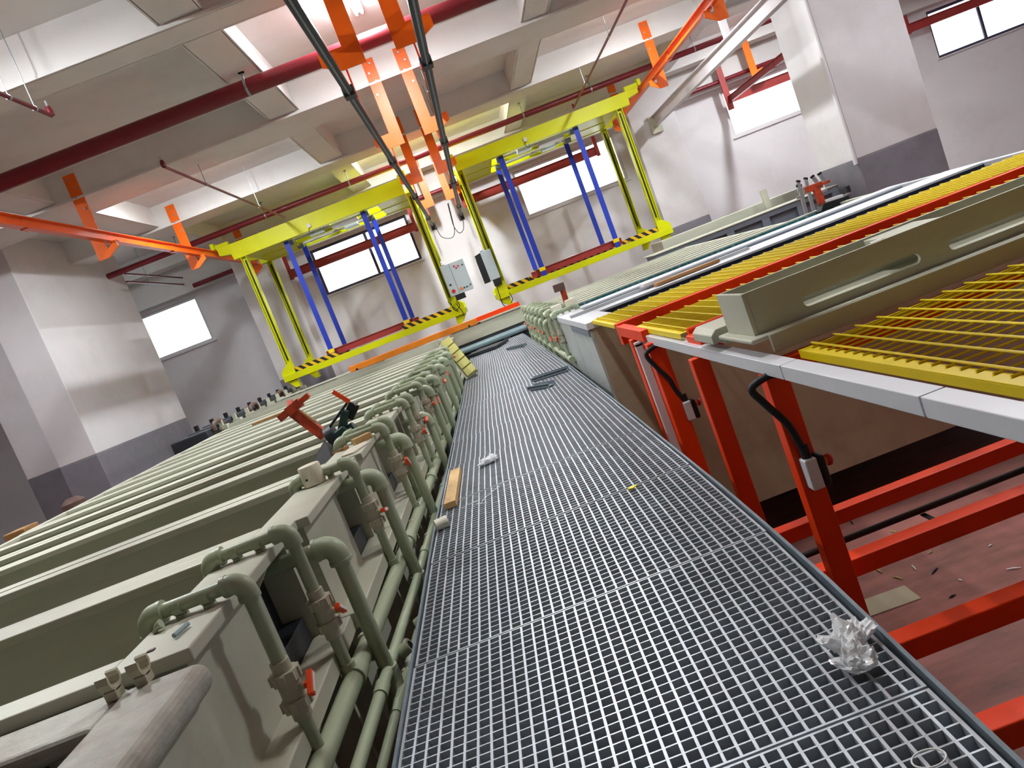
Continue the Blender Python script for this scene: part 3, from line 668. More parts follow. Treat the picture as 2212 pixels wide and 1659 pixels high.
# floor debris under the stations
p, q = at(1855, 1322, z=FZ), at(1972, 1280, z=FZ)
m = MB(); m.bar((p.x, p.y, FZ+.006), (q.x, q.y, FZ+.006), .26, .01)
tag(m.build('plastic_strip', 'tanwall', bevel=.001), 'flat tan plastic strip lying on the red floor below the nearest orange post', 'plastic strip')
m = MB(); m.tube([(.86, 3.40, -.44), (2.4, 3.41, -.438), (5.0, 3.40, -.44)], .016, 10)
for xx in (1.6, 3.0, 4.4): m.box(xx-.012, xx+.012, 3.242, 3.40, -.462, -.456)
tag(m.build('black_cable', 'black', smooth=True), 'black cable running beside the second orange bottom rail above the red floor', 'cable')
random.seed(11)
DB = [(1840, 1130), (1975, 1228), (2020, 1235), (2075, 1255), (2095, 1150), (1900, 1235), (2058, 1290), (1940, 1250), (2010, 1195), (2140, 1180), (2190, 1230), (1960, 1400), (2050, 1330), (2120, 1340), (2170, 1290), (1930, 1150)]
for i, (a, b) in enumerate(DB):
    p = at(a, b, z=FZ); an = random.uniform(0, 3); L_ = random.choice([.018, .03, .05]); d = V((math.cos(an), math.sin(an), 0))*L_
    m = MB(); mt = random.choice(['paper', 'black', 'olive'])
    m.tube([(p.x-d.x, p.y-d.y, FZ+.008), (p.x, p.y, FZ+.012), (p.x+d.x, p.y+d.y, FZ+.008)], [.004, .007, .004], 6)
    o = m.build('floor_litter', mt); tag(o, 'tiny scrap of plastic or wire lying on the red floor under the orange frames', 'litter', 'scraps on the red floor under the orange frames')

# ================================================================== TANKS ON THE RIGHT
t = thing('plating_tank', 'grey sheet-clad tank with a black opening beside the yellow mesh, nearest on the right', 'tank', (3.4, 8.2, FZ))
def grey_tank(t, y0, y1, liner, strips):
    x0, x1 = .90, 5.95
    m = MB(); m.box(x0, x0+.03, y0, y1, -1.7, .565); m.build('end_panel', 'greytank', t, .003)
    m = MB(); m.box(x0+.03, x1, y0, y0+.04, -1.72, .58); m.build('front_panel', 'tanwall', t)
    m = MB(); m.box(x0+.03, x1, y1-.04, y1, -1.7, .58); m.box(x1-.04, x1, y0+.04, y1-.04, -1.7, .58); m.build('body', 'greytank', t)
    m = MB(); m.box(x0-.012, x0+.30, y0-.02, y1-.004, .575, .645); m.build('end_cap', 'trunk', t, .004)
    m = MB()
    for a, b in strips: m.box(x0+.30, x1, a, b, .59, .645)
    m.box(x1-.1, x1, y0, y1, .585, .64); m.build('rim', 'trunk', t, .006)
    a0, b0 = strips[0][1], strips[-1][0]
    m = MB(); m.box(x0+.3, x1-.1, a0, b0, .2, .25); m.box(x0+.3, x1-.1, b0-.02, b0, .25, .62); m.box(x0+.3, x1-.1, a0, a0+.02, .25, .62); m.build('lining', liner, t)
grey_tank(t, 7.42, 8.93, 'liner', [(7.42, 7.56), (8.46, 8.93)])
m = MB(); m.tube([(1.25, 7.75, .60), (5.6, 7.75, .60)], .035, 12); m.build('edge_roll', 'liner', t, smooth=True)
m = MB(); m.box(.889, .893, 7.43, 8.9, .50, .57); m.build('joint_strip', 'bluegrey', t)
m = MB()
for (a, b) in (((1.30, 7.405, .55), (1.30, 7.38, -1.6)),): m.bar(a, b, .09, .03, (0, 1, 0))
m.build('vertical_rib', 'tanwall', t)
t = thing('plating_tank', 'grey sheet-clad tank with a stained end face, second on the right behind the black-edged one', 'tank', (3.4, 9.8, FZ))
grey_tank(t, 8.96, 10.6, 'bluegrey', [(8.96, 9.3), (10.12, 10.6)])
t = thing('clamp_rail', 'thin grey clamp rail lying across the joint between the two grey right tanks', 'rail', (3, 8.94, .645))
MB().box(.93, 3.2, 8.88, 8.98, .646, .68).build('rail', 'alu', t, .004)
MB().box(1.85, 2.2, 8.8, 9.05, .68, .72).build('block', 'sill', t, .006)
tag(MB().bar((1.95, 8.66, .67), (2.75, 8.74, .67), .14, .04).build('timber', 'brownwood', bevel=.01), 'weathered brown timber lying on the grey right tank rim', 'timber')
t = thing('process_tank', 'right tank with a teal-stained inner wall behind the grey tanks', 'tank', (3.4, 11.5, FZ))
open_tank(t, .92, 5.95, 10.63, 12.3, .62, 'pp', 'pp', -1, recess=False, ends=False)
m = MB(); m.box(1.2, 5.85, 12.06, 12.11, -.3, .60); m.box(1.2, 5.85, 10.85, 12.08, -.32, -.3); m.build('lining', 'teal', t)
RB = [12.33, 13.0, 13.7, 14.45, 15.2, 16.0, 16.8, 17.6, 18.5]
for i, (a, b) in enumerate(zip(RB, RB[1:])):
    t = thing('process_tank', '%s pale narrow tank behind the teal-stained one at right, from the near end' % ORD[i], 'tank', (3.4, (a+b)/2, FZ), 'pale narrow tanks in the right row')
    open_tank(t, .92, 5.2, a, b-.01, .615, 'pp', 'pp', -1, rw=.12, recess=False, ends=False)
RIN = [(10.25, .36, 2.4, .09), (11.35, .30, .6, -.12), (12.6, .33, 2.0, -.1), (13.6, .32, 1.2, -.1), (14.7, .33, 2.2, -.1), (15.8, .30, .8, -.1), (16.9, .32, 1.8, -.1), (18.0, .32, 1.2, -.1)]
for i, (y, zv, tl, zf_) in enumerate(RIN):
    inlet(i, .865, y, .70, 1.2, zv, zf_, -1, .027, '%s green feed pipe with red-levered valve at right, from the near end' % ORD[i], 'feed pipes over the right tank rims', -1, tl)
for i, y in enumerate((12.15, 13.15, 14.2, 15.3, 16.4, 17.5)):
    t = thing('overflow_pipe', '%s plain green overflow pipe between valved pipes at right, from the near end' % ORD[i], 'pipe', (.83, y, -.1), 'overflow pipes of the right tanks')
    x, z, r = .835, .52, .031
    m = MB(); m.tube([(x+.15, y, z), (x+.06, y, z)], r, 14); m.tube([(x, y, z-.06), (x, y, -.12)], r, 14); m.build('pipe', 'pipe', t, smooth=True)
    MB().elbow((x, y, z), (1, 0, 0), (0, 0, -1), .055, r*1.4, .03).build('elbow', 'pipe', t, smooth=True)
    MB().tube([(x, y, -.05), (x, y, -.12)], r*1.4, 14).build('foot_socket', 'pipe', t, smooth=True)
for j, (x, z, r, lab) in enumerate(((.86, .06, .036, 'upper green header pipe low along the right tanks'), (.82, -.1, .03, 'lower green header pipe low along the right tanks'))):
    t = thing('header_pipe', lab, 'pipe', (x, 14, z))
    m = MB(); m.tube([(x, 9.95, z), (x, 18.2, z)], r, 14); m.build('pipe', 'pipe', t, smooth=True)
    m = MB(); m.tube([(x, 9.9, z), (x, 10.02, z)], r*1.3, 14); m.build('end_cap', 'pipe', t, smooth=True)
    for yy in (10.6, 12.3, 14.1, 16): MB().tube([(x, yy-.06, z), (x, yy+.06, z)], r*1.22, 14).build('coupling', 'fit', t, smooth=True)
for (px, py, zz, yv, lab) in ((1208, 678, .63, 10.75, 'cream plastic block on the right tank corner nearest the walkway'), (1238, 664, .63, 11.0, 'cream plastic block farther in on the right tanks, beside the orange T handle')):
    p = at(px, py+6, y=yv)
    tag(MB().box(p.x-.07, p.x+.075, yv-.1, yv+.1, .622, .78).build('plastic_block', 'roll', bevel=.012), lab, 'plastic block')
# T-handled bracket near the pipes
Yq = 12.0; B_ = lambda px, py: at(px, py, y=Yq)
t = thing('lifting_bracket', 'orange T-shaped lifting bracket with black foot standing at the walkway end of the right tanks', 'lifting bracket', B_(1228, 664))
m = MB(); m.bar(B_(1225, 658), B_(1214, 622), .085, .08, (0, 1, 0)); m.build('stem', 'rust', t, .005)
m = MB(); m.bar(B_(1196, 625), B_(1219, 617), .12, .09, (0, 1, 0)); m.build('crossbar', 'copper', t, .006)
m = MB(); p = B_(1229, 662); m.box(p.x-.1, p.x+.12, Yq-.12, Yq+.12, .62, p.z+.03); m.build('foot', 'black', t, .01)
# the second T bracket with a crank, farther right
Yq = 11.9
t = thing('lifting_bracket', 'orange T-shaped lifting bracket with a hand crank at the far end of the right tanks', 'lifting bracket', B_(1775, 440))
m = MB(); m.bar(B_(1776, 442), B_(1763, 408), .105, .08, (0, 1, 0)); m.build('stem', 'rust', t, .005)
m = MB(); m.bar(B_(1740, 411), B_(1775, 398), .1, .08, (0, 1, 0)); m.bar(B_(1775, 398), B_(1792, 391), .045, .045, (0, 1, 0)); m.build('crossbar', 'rust', t, .006)
m = MB(); m.hexa([B_(1768, 458)+V((0, d, 0)) for d in (-.1,)]+[B_(1830, 436)+V((0, -.1, 0)), B_(1830, 436)+V((0, .1, 0)), B_(1768, 458)+V((0, .1, 0))],
                 [B_(1772, 441)+V((0, -.1, 0)), B_(1826, 424)+V((0, -.1, 0)), B_(1826, 424)+V((0, .1, 0)), B_(1772, 441)+V((0, .1, 0))]); m.build('gearbox', 'black', t, .01)
m = MB(); m.bar(B_(1780, 437), B_(1818, 424), .06, .12, (0, 1, 0)); m.build('worm_shaft', 'sill', t, .006)
m = MB(); m.bar(B_(1822, 423), B_(1836, 416), .03, .03, (0, 1, 0)); cr = m.build('crank_arm', 'alu', t, .003)
m = MB(); m.tube([B_(1834, 415), B_(1830, 402)], .034, 12); m.build('crank_grip', 'black', cr, smooth=True)
# ladder leaning behind
Yq = 16.9
t = thing('step_ladder', 'folded aluminium ladder standing behind the orange bracket with the crank', 'ladder', B_(1722, 440))
for a, b in (((1719, 436), (1724, 394)), ((1735, 430), (1740, 388)), ((1770, 400), (1756, 383)), ((1782, 395), (1771, 377))):
    p, q = B_(*a), B_(*b); m = MB(); m.bar(V((p.x, p.y, FZ)) if a[1] > 420 else p, q, .075, .05, (0, 1, 0)); m.build('side_rail', 'alu', t, .004)
    m = MB(); m.bar(q, q+(q-p).normalized()*.045, .085, .06, (0, 1, 0)); m.build('end_cap', 'black', t, .004)
for a, b in (((1722, 413), (1738, 407)), ((1721, 428), (1737, 422)), ((1764, 420), (1786, 409))):
    m = MB(); m.bar(B_(*a), B_(*b), .06, .035, (0, 1, 0)); m.build('rung', 'alu', t, .003)
m = MB(); m.bar(B_(1720, 402), B_(1732, 401), .06, .04, (0, 1, 0)); m.build('hinge', 'black', t, .003)
# blue-grey hopper frame and tan tank beyond
Yq = 18.65
t = thing('blue_grey_tank', 'blue-grey steel tank with recessed side panels behind the pale right tanks', 'tank', (7.5, 19, FZ))
p0, p1 = at(1412, 547, y=Yq), at(1790, 408, y=Yq); zt = (p0.z+p1.z)/2
x0, x1 = p0.x, 9.3
m = MB(); m.box(x0, x1, Yq, Yq+.1, zt-.16, zt-.03); m.box(x0, x1, Yq, Yq+.1, zt-.75, zt-.5)
n = 5
for k in range(n+1): xx = x0+(x1-x0-.2)*k/n; m.box(xx, xx+.2, Yq, Yq+.1, zt-.5, zt-.16)
m.build('side_frame', 'bluegrey', t, .006)
MB().box(x0+.05, x1, Yq+.12, Yq+.16, FZ, zt-.05).build('side_panel', 'bluegrey', t)
MB().box(x0-.03, x1, Yq-.03, Yq+1.2, zt-.03, zt).build('top_edge', 'pp', t, .006)
m = MB(); m.box(x0+.05, x0+.1, Yq+.16, Yq+1.1, FZ, zt-.03); m.box(x0+.05, x1, Yq+1.1, Yq+1.15, FZ, zt-.03); m.build('body', 'bluegrey', t)
Yq = 20.6; p1 = at(1600, 478, y=Yq); zq = p1.z+.02; zq = at(1600, 455, y=Yq).z
t = thing('tan_tank', 'tan plastic tank wall standing behind the blue-grey steel tank', 'tank', (8, 21, FZ))
MB().box(5.2, 9.4, Yq, Yq+1.3, FZ, zq).build('body', 'pp', t, .01)
p = at(1664, 445, y=20.2); q = at(1647, 410, y=20.2)
tag(MB().bar((p.x, 20.2, FZ), (q.x-.0, 20.2, q.z), .16, .12, (0, 1, 0)).build('upright_post', 'pp', bevel=.01), 'pale upright post behind the blue-grey tank, left of the ladder', 'post')

# ================================================================== OVERHEAD RAILS
ZH = 1.25+3.47                      # underside of the hangers
RZ = ZH+.30                         # underside of the rails
def rail(label, x, y0, y1, m='org2', z=RZ, h=.2, w=.13, name='crane_rail'):
    t = thing(name, label, 'crane rail', (x, y0, z))
    b = MB(); b.box(x-w/2, x+w/2, y0, y1, z, z+.018); b.box(x-w/2, x+w/2, y0, y1, z+h-.018, z+h); b.box(x-.008, x+.008, y0, y1, z+.018, z+h-.018)
    b.build('beam', m, t, .002)
    s_ = MB()
    for k in range(int((y1-y0)/6)): yy = y0+3+k*6; s_.box(x-w/2-.004, x+w/2+.004, yy-.09, yy+.09, z-.014, z-.001); s_.box(x-.02, x+.02, yy-.1, yy+.1, z+.03, z+h-.03)
    s_.build('splice_plate', m, t); return t
rail('orange crane rail crossing the left side, up to the left yellow hoist', -6.58, -2, 26.3)
rail('orange crane rail rising to the top edge on the right, beyond the right yellow hoist', 6.46, -2, 26.3)
rail('thin orange crane rail above the left of the two black conductor bars', -.745, -2, 26.3, w=.08)
rail('thin orange crane rail above the right of the two black conductor bars', .60, -2, 26.3, w=.08)
def hanger(label, xs, hk, y, ztop, big=True, notch=False):
    """J-shaped plate: vertical strip whose inner edge is xs, hook towards hk"""
    t = thing('rail_hanger', label, 'rail hanger', (xs, y, ZH), 'J-shaped hanger plates of the crane rails'); w = .24
    X = lambda a: xs+hk*a
    if notch:      # outer: hook with a triangular opening
        pl = [(X(-w), ZH), (X(-.02), ZH), (X(.24), ZH+.16), (X(.21), ZH+.29), (X(.03), ZH+.29), (X(.03), ZH+.272), (X(.15), ZH+.255), (X(.02), ZH+.17), (X(.0), ZH+.30), (X(0), ztop), (X(-w), ztop)]
    else:
        pl = [(X(-w), ZH), (X(.1), ZH), (X(.34), ZH+.12), (X(.34), ZH+.29), (X(0), ZH+.29), (X(0), ztop), (X(-w), ztop)]
    MB().prism(pl, 'y', y-.012, y+.012).build('plate', 'orgh', t, .002)
    g = MB(); g.box(X(.02), X(.24), y+.012, y+.16, ZH+.272, ZH+.29); g.prism([(y+.012, ZH+.27), (y+.16, ZH+.27), (y+.012, ZH+.08)], 'x', X(.08), X(.10)); g.build('saddle', 'orgh', t)
    bo = MB()
    for k, zz in enumerate((ztop-.1, ztop-.28, ztop-.46, ztop-.72)):
        bo.tube([(X(-w*.5+(.05 if k % 2 else -.03)), y-.03, zz), (X(-w*.5+(.05 if k % 2 else -.03)), y-.01, zz)], .022, 8)
    bo.build('bolts', 'hanger', t)
YH = [b[0]-.015 for b in XB]
rows = [(YH[3], 'first'), (YH[4], 'second'), (YH[5], 'third'), (YH[6], 'fourth')]
for y, o in rows:
    zt = 6.5
    hanger('%s hanger plate hooked under the left central rail, from the near end' % o, -.50, -1, y, zt)
    hanger('%s hanger plate hooked under the right central rail, from the near end' % o, .41, 1, y, zt)
    if o != 'first':
        k = {'second': 'nearest', 'third': 'middle', 'fourth': 'farthest'}[o]
        hanger('%s hanger plate in view on the orange rail at the left' % k, -6.66, 1, y, zt, notch=True)
    hanger('%s hanger plate on the orange rail at the right' % o, 6.54, -1, y, zt, notch=True)
for y in YH[:3]:
    for xs, hk in ((-.50, -1), (.41, 1), (-6.66, 1), (6.54, -1)): hanger('hanger plate of the crane rails outside the frame behind the photographer', xs, hk, y, 6.5)
# conductor bars
ZBUS = 1.25+2.75
for x, lab, yend in ((-.55, 'left', 25.0), (.42, 'right', 25.3)):
    t = thing('conductor_bar', '%s black conductor bar hanging along the middle of the ceiling' % lab, 'conductor bar', (x, 12, ZBUS))
    MB().box(x-.035, x+.035, -1, yend, ZBUS, ZBUS+.07).build('housing', 'black', t, .004)
    MB().box(x-.048, x-.037, -1, yend, ZBUS+.012, ZBUS+.06).build('side_strip', 'liner', t)
    MB().box(x+.037, x+.048, -1, yend, ZBUS+.012, ZBUS+.06).build('side_strip', 'liner', t)
    MB().box(x-.01, x+.01, -1, yend, ZBUS-.012, ZBUS-.001).build('slot_strip', 'galv_dark', t)
    for yy in (4.7, 9.2, 13.6, 18.2, 22.9): MB().box(x-.07, x+.07, yy-.09, yy+.09, ZBUS-.02, ZBUS+.10).build('joint_clamp', 'black', t, .01)
    for y, _ in rows: MB().box(x-.012, x+.012, y+.02, y+.06, ZBUS+.07, ZH+.30).build('hanger_arm', 'org', t); 
    MB().box(x-.09, x+.09, yend-.02, yend+.22, ZBUS-.12, ZBUS+.11).build('end_box', 'black', t, .012)
def spline(pts, n=8):
    pts = [V(p) for p in pts]; sm = []
    for i in range(len(pts)-1):
        p0 = pts[max(i-1, 0)]; p1 = pts[i]; p2 = pts[i+1]; p3 = pts[min(i+2, len(pts)-1)]
        for k in range(n):
            u = k/n; sm.append(.5*((2*p1)+(p2-p0)*u+(2*p0-5*p1+4*p2-p3)*u*u+(3*p1-p0-3*p2+p3)*u**3))
    return sm+[pts[-1]]
for lab, px in (('left', [(943, 494), (955, 512), (975, 514), (982, 500), (976, 470), (968, 438)]), ('right', [(1000, 472), (1001, 495), (992, 503), (980, 488), (972, 460), (967, 440)])):
    m = MB(); m.tube(spline([at(a, b, y=25.35) for a, b in px]), .012, 8)
    tag(m.build('hanging_cable', 'black', smooth=True), 'thin black cable looping down from the end of the %s conductor bar' % lab, 'cable')
# end beams between the rails in front of the windows
def tie(label, p, q, y, h=.26, m='redp'):
    a, b = at(*p, y=y), at(*q, y=y); z = (a.z+b.z)/2
    t = thing('tie_beam', label, 'steel beam', ((a.x+b.x)/2, y, z)); k = MB()
    k.box(a.x, b.x, y-.01, y+.01, z-h/2, z+h/2); k.box(a.x, b.x, y-.07, y+.07, z-h/2-.014, z-h/2); k.box(a.x, b.x, y-.07, y+.07, z+h/2, z+h/2+.014)
    k.build('beam', m, t)
    for x in (a.x, b.x): MB().box(x-.06, x+.06, y-.03, y+.03, z-h/2-.06, max(RZ, z+h/2+.1)).build('end_plate', m, t)
tie('dark red tie beam crossing in front of the window behind the left hoist', (628, 592), (897, 489), 26.3)
tie('dark red tie beam crossing in front of the window behind the right hoist', (1000, 432), (1292, 330), 26.3)
tie('dark red tie beam crossing in front of the window left of the big white column', (1572, 215), (1760, 142), 26.4)
tie('dark red tie beam crossing the window in the top right corner', (1962, 62), (2240, -45), 26.4)
a = at(1574, 216, y=26.4)
rail('dark red crane rail running toward the camera left of the big white column', a.x, 19.5, 26.4, 'redp', a.z-.1)
t = thing('rail_hanger', 'red hanger post of the dark red rail, left of the big white column', 'rail hanger', (a.x, 26.35, a.z)); MB().box(a.x-.15, a.x+.05, 26.25, 26.31, a.z-.35, 6.6).build('plate', 'redp', t)
p, q = at(1640, 168, y=25.85), at(1612, 68, y=25.85)
t = thing('rail_hanger', 'pale orange hanger plate in front of the window left of the big column', 'rail hanger', (p.x, 25.85, p.z))
m = MB(); xx = p.x; m.prism([(xx-.22, p.z), (xx, p.z), (xx+.22, p.z+.14), (xx+.2, p.z+.3), (xx+.02, p.z+.26), (xx, 6.5), (xx-.22, 6.5)], 'y', 25.84, 25.87); m.build('plate', 'orgh', t)
# white steel beam
t = thing('steel_beam', 'white steel beam running from the right pilaster to the top of the picture', 'steel beam', (7.7, 20, 4.55))
m = MB(); m.box(7.61, 7.79, 8, 26.1, 4.52, 4.545); m.box(7.61, 7.79, 8, 26.1, 4.85, 4.875); m.box(7.69, 7.71, 8, 26.1, 4.545, 4.85); m.build('beam', 'sill', t)
MB().box(7.5, 7.9, 25.98, 26.1, 4.3, 4.9).build('wall_bracket', 'pp', t, .01)
for yy in (12.0, 18.3): MB().box(7.62, 7.78, yy-.05, yy+.05, 4.875, 6.6).build('hanger_post', 'sill', t)

# ================================================================== PIPES UNDER THE CEILING
def xpipe(label, x0, x1, y, z, r, clamps):
    t = thing('ceiling_pipe', label, 'pipe', ((x0+x1)/2, y, z)); MB().tube([(x0, y, z), (x1, y, z)], r, 20).build('pipe', 'red', t, smooth=True)
    for x in clamps:
        m = MB(); m.tube([(x-.02, y, z), (x+.02, y, z)], r*1.07, 18); m.tube([(x, y, z+r), (x, y, ZB+.1)], .012, 8); m.box(x-.05, x+.05, y-.05, y+.05, ZB+.06, ZB+.09); m.build('clamp', 'hanger', t)
    return t
xpipe('thick dark red pipe crossing the ceiling from the left edge to the top middle', -12, 14, 12.95, 1.25+4.58, .135, (-7.5, -2.3, 3.0, 8.4))
xpipe('long dark red sprinkler pipe crossing just above the yellow hoists', -11, 14, 22.4, 1.25+4.46, .085, (-7.6, -2.3, 3.1, 8.4, -4.9, 5.2, .2))
xpipe('thin dark red pipe along the back wall above the windows', -9.0, 13, 26.42, 5.2, .075, ())
def branch(label, px0, px1, z, side):
    a, b = at(*px0, z=z), at(*px1, z=z); x = (a.x+b.x)/2
    t = thing('sprinkler_branch', label, 'pipe', (x, a.y, z), 'thin sprinkler branch pipes')
    MB().tube([(x, a.y, z), (x, b.y, z)], .028, 12).build('pipe', 'red', t, smooth=True)
    e = a.y if side == 0 else b.y
    MB().tube([(x, e, z), (x, e, z+.06), (x, e, z+.12)], [.045, .045, .03], 12).build('end_elbow', 'red', t, smooth=True)
    MB().tube([(x, e, z+.12), (x, e, z+.2)], .015, 8).build('sprinkler_head', 'alu', t)
    for k in (.25, .7):
        yy = a.y+(b.y-a.y)*k; m = MB(); m.tube([(x, yy-.02, z), (x, yy+.02, z)], .034, 10); m.tube([(x, yy, z+.03), (x, yy, ZS)], .007, 6); m.build('hanger_rod', 'hanger', t)
zb_ = 1.25+4.3
branch('thin red sprinkler branch slanting above the left side toward the left yellow hoist', (360, 358), (612, 471), zb_, 0)
branch('short thin red sprinkler branch near the left edge of the ceiling', (-20, 197), (115, 248), zb_, 1)
branch('thin red sprinkler branch slanting from the top edge to the right yellow hoist', (1352, -4), (1242, 232), zb_, 1)
branch('thin red sprinkler branch beside the right conductor bar', (906, 152), (956, 292), zb_, 0)
branch('thin dark pipe above the window left of the left pilaster, upper one', (268, 592), (430, 602), 5.62, 1)
branch('thin dark pipe above the window left of the left pilaster, lower one', (275, 608), (436, 617), 5.4, 1)

# ================================================================== THE TWO YELLOW HOISTS
YFR, YRR = 22.2, 24.85
def hoist(name, label, xo, xi, s0, s1, o):
    """xo outer leg x, xi inner leg x, s0/s1 strap x; o = -1 left hoist, +1 right hoist"""
    t = thing(name, label, 'hoist', ((xo+xi)/2, 23.5, 1.0), 'yellow transporter hoists')
    zb0, zb1 = (4.81, 5.27) if o < 0 else (4.86, 5.25)
    eo = -6.5 if o < 0 else 6.38; ei = -.9 if o < 0 else .72
    for y, nm in ((YFR, 'front_beam'), (YRR, 'rear_beam')):
        m = MB(); d = .12
        m.prism([(eo-o*.0, zb1), (ei, zb1), (ei, zb0), (eo-o*.35, zb0), (eo-o*.33, zb0+.18), (eo, zb0+.24)], 'y', y-d, y+d)
        m.build(nm, 'yel', t, .006)
    # deck
    for a, b, nm in ((xo, xo-o*1.25, 'deck_plate'), (xi, xi+o*1.0, 'deck_plate')):
        MB().box(a, b, YFR+.12, YRR-.12, zb0+.02, zb0+.05).build(nm, 'yel', t)
    m = MB()
    for xx in (s0, s1, (s0+s1)/2): m.box(xx-.08, xx+.08, YFR+.12, YRR-.12, zb0+.06, zb0+.16)
    m.box(xi+o*.1, xo-o*.2, 23.45, 23.6, zb0+.0, zb0+.12)
    m.build('cross_member', 'yel', t, .004)
    for yy in (22.9, 24.2):
        m = MB(); m.tube([(s0, yy, zb0+.05), (s1, yy, zb0+.05)], .035, 12); m.build('drive_shaft', 'alu', t, smooth=True)
        for xx in (s0, s1): MB().tube([(xx-.1, yy, zb0+.05), (xx+.1, yy, zb0+.05)], .12, 18).build('strap_drum', 'galv_dark', t, smooth=True)
    for xx, yy in (((s0+s1)/2-.4, 22.9), ((s0+s1)/2+.5, 24.2)): MB().box(xx-.2, xx+.25, yy-.2, yy+.25, zb0-.02, zb0+.18).build('motor_cover', 'cab', t, .01)
    MB().box((s0+s1)/2+.1, (s0+s1)/2+.9, 23.0, 23.4, zb0-.01, zb0+.05).build('motor_plate', 'sill', t)
    # hook eye with little cable on the front beam
    xm = (s0+s1)/2-.35; m = MB(); m.box(xm-.05, xm+.05, YFR-.17, YFR-.12, zb0+.08, zb0+.2); bx = m.build('sensor', 'sill', t, .006)
    m = MB(); m.tube(spline([(xm, YFR-.15, zb0+.09), (xm-.06, YFR-.16, zb0), (xm+.02, YFR-.16, zb0-.1), (xm+.07, YFR-.15, zb0-.02)]), .008, 6); m.build('sensor_cable', 'black', bx, smooth=True)
    # legs
    for y in (YFR, YRR):
        for x, sg in ((xo, o), (xi, -o)):
            m = MB(); zl = 1.5
            m.box(x-.085, x-.065, y-.11, y+.11, zl, zb0); m.box(x+.065, x+.085, y-.11, y+.11, zl, zb0); m.box(x-.065, x+.065, y+.02, y+.04, zl, zb0)
            lg = m.build('leg', 'yel', t, .003)
            m = MB(); m.box(x-.02, x+.02, y-.02, y+.018, zl+.1, zb0-.1); m.build('guide_slot', 'black', lg)
            m = MB(); m.prism([(x-.085, zl), (x+.085, zl), (x+.085+max(0, sg*.22), 1.32), (x+.085+max(0, sg*.22), 1.02), (x-.085+min(0, sg*.22), 1.02), (x-.085+min(0, sg*.22), 1.32)], 'y', y-.10, y+.10)
            m.build('knee', 'yel', lg, .004)
            m = MB(); m.prism([(x-.15+sg*.1, 1.02), (x+.15+sg*.1, 1.02), (x+.07, .78), (x-.07, .78)], 'y', y-.06, y+.14); m.build('foot', 'yel', lg, .004)
    for y, nm in ((YFR-.09, 'lower_front_bar'), (YRR-.09, 'lower_rear_bar')):
        MB().box(xo+o*.3, xi-o*.3, y-.05, y+.05, 1.02, 1.2).build(nm, 'yel', t, .005)
    for x, sg in ((xo, o), (xi, -o)): MB().box(x+sg*.2, x+sg*.3, YFR-.04, YRR-.14, 1.04, 1.18).build('lower_side_bar', 'yel', t, .004)
    for y, fr in ((YFR+.05, (0, .28, .68, 1)), (YRR-.25, (0.02, .24, .76, 1))):
        for a, b in ((fr[0], fr[1]), (fr[2], fr[3])) if o < 0 else ((fr[0], 1.0),) if y > 23 else ((fr[0], .16), (.80, 1.0)):
            if o < 0: xa, xb = xo+(xi-xo)*a, xo+(xi-xo)*b
            else: xa, xb = xi+(xo-xi)*a, xi+(xo-xi)*b
            m = MB(); m.box(xa, xb, y-.06, y+.06, 1.205, 1.34); m.build('hazard_bar', 'haz', t)
    # lifting beam and straps
    for y in (YFR+.35, YRR-.45):
        m = MB(); m.box(s0-.15, s1+.15, y-.05, y+.05, 1.22, 1.52) if False else m.box(min(s0, s1)-.2, max(s0, s1)+.2, y-.04, y+.04, 1.24, 1.42)
        m.box(min(s0, s1)-.2, max(s0, s1)+.2, y-.07, y+.07, 1.42, 1.44); lb = m.build('lifting_beam', 'redp', t)
    for y in (YFR+.12, YRR-.22):
        for x in (s0, s1):
            m = MB(); m.box(x-.075, x+.075, y-.006, y+.006, 1.46, zb0+.02); st = m.build('strap', 'blue', t)
            m = MB(); m.box(x-.09, x+.09, y-.03, y+.03, 1.35, 1.46); m.build('strap_buckle', 'mesh', st, .006)
            m = MB(); m.box(x-.078, x+.078, y-.02, y+.02, 1.2, 1.35); m.build('strap_end', 'blue', st, .004)
    # end carriages on the rails
    for y in (YFR, YRR):
        for xr in ((-6.58, -.745) if o < 0 else (6.46, .60)):
            m = MB(); m.box(xr-.05, xr+.05, y-.2, y+.2, RZ+.24, RZ+.42); m.build('wheel_bracket', 'yel', t, .006)
            MB().tube([(xr-.03, y, RZ+.27), (xr+.03, y, RZ+.27)], .07, 16).build('wheel', 'galv_dark', t, smooth=True)
            lo, hi = sorted((xr, ei if abs(xr) < 2 else eo-o*.3)); 
            MB().box(lo-.05, hi+.05, y-.08, y+.08, zb1-.02, RZ+.36).build('arm', 'yel', t)
    return t
hl = hoist('transporter_hoist', 'left yellow transporter hoist with blue straps and a grey control cabinet facing the camera', -5.89, -.80, -4.63, -2.25, -1)
hr = hoist('transporter_hoist', 'right yellow transporter hoist with blue straps, hanging over the right tanks', 5.70, .80, 2.05, 4.38, 1)
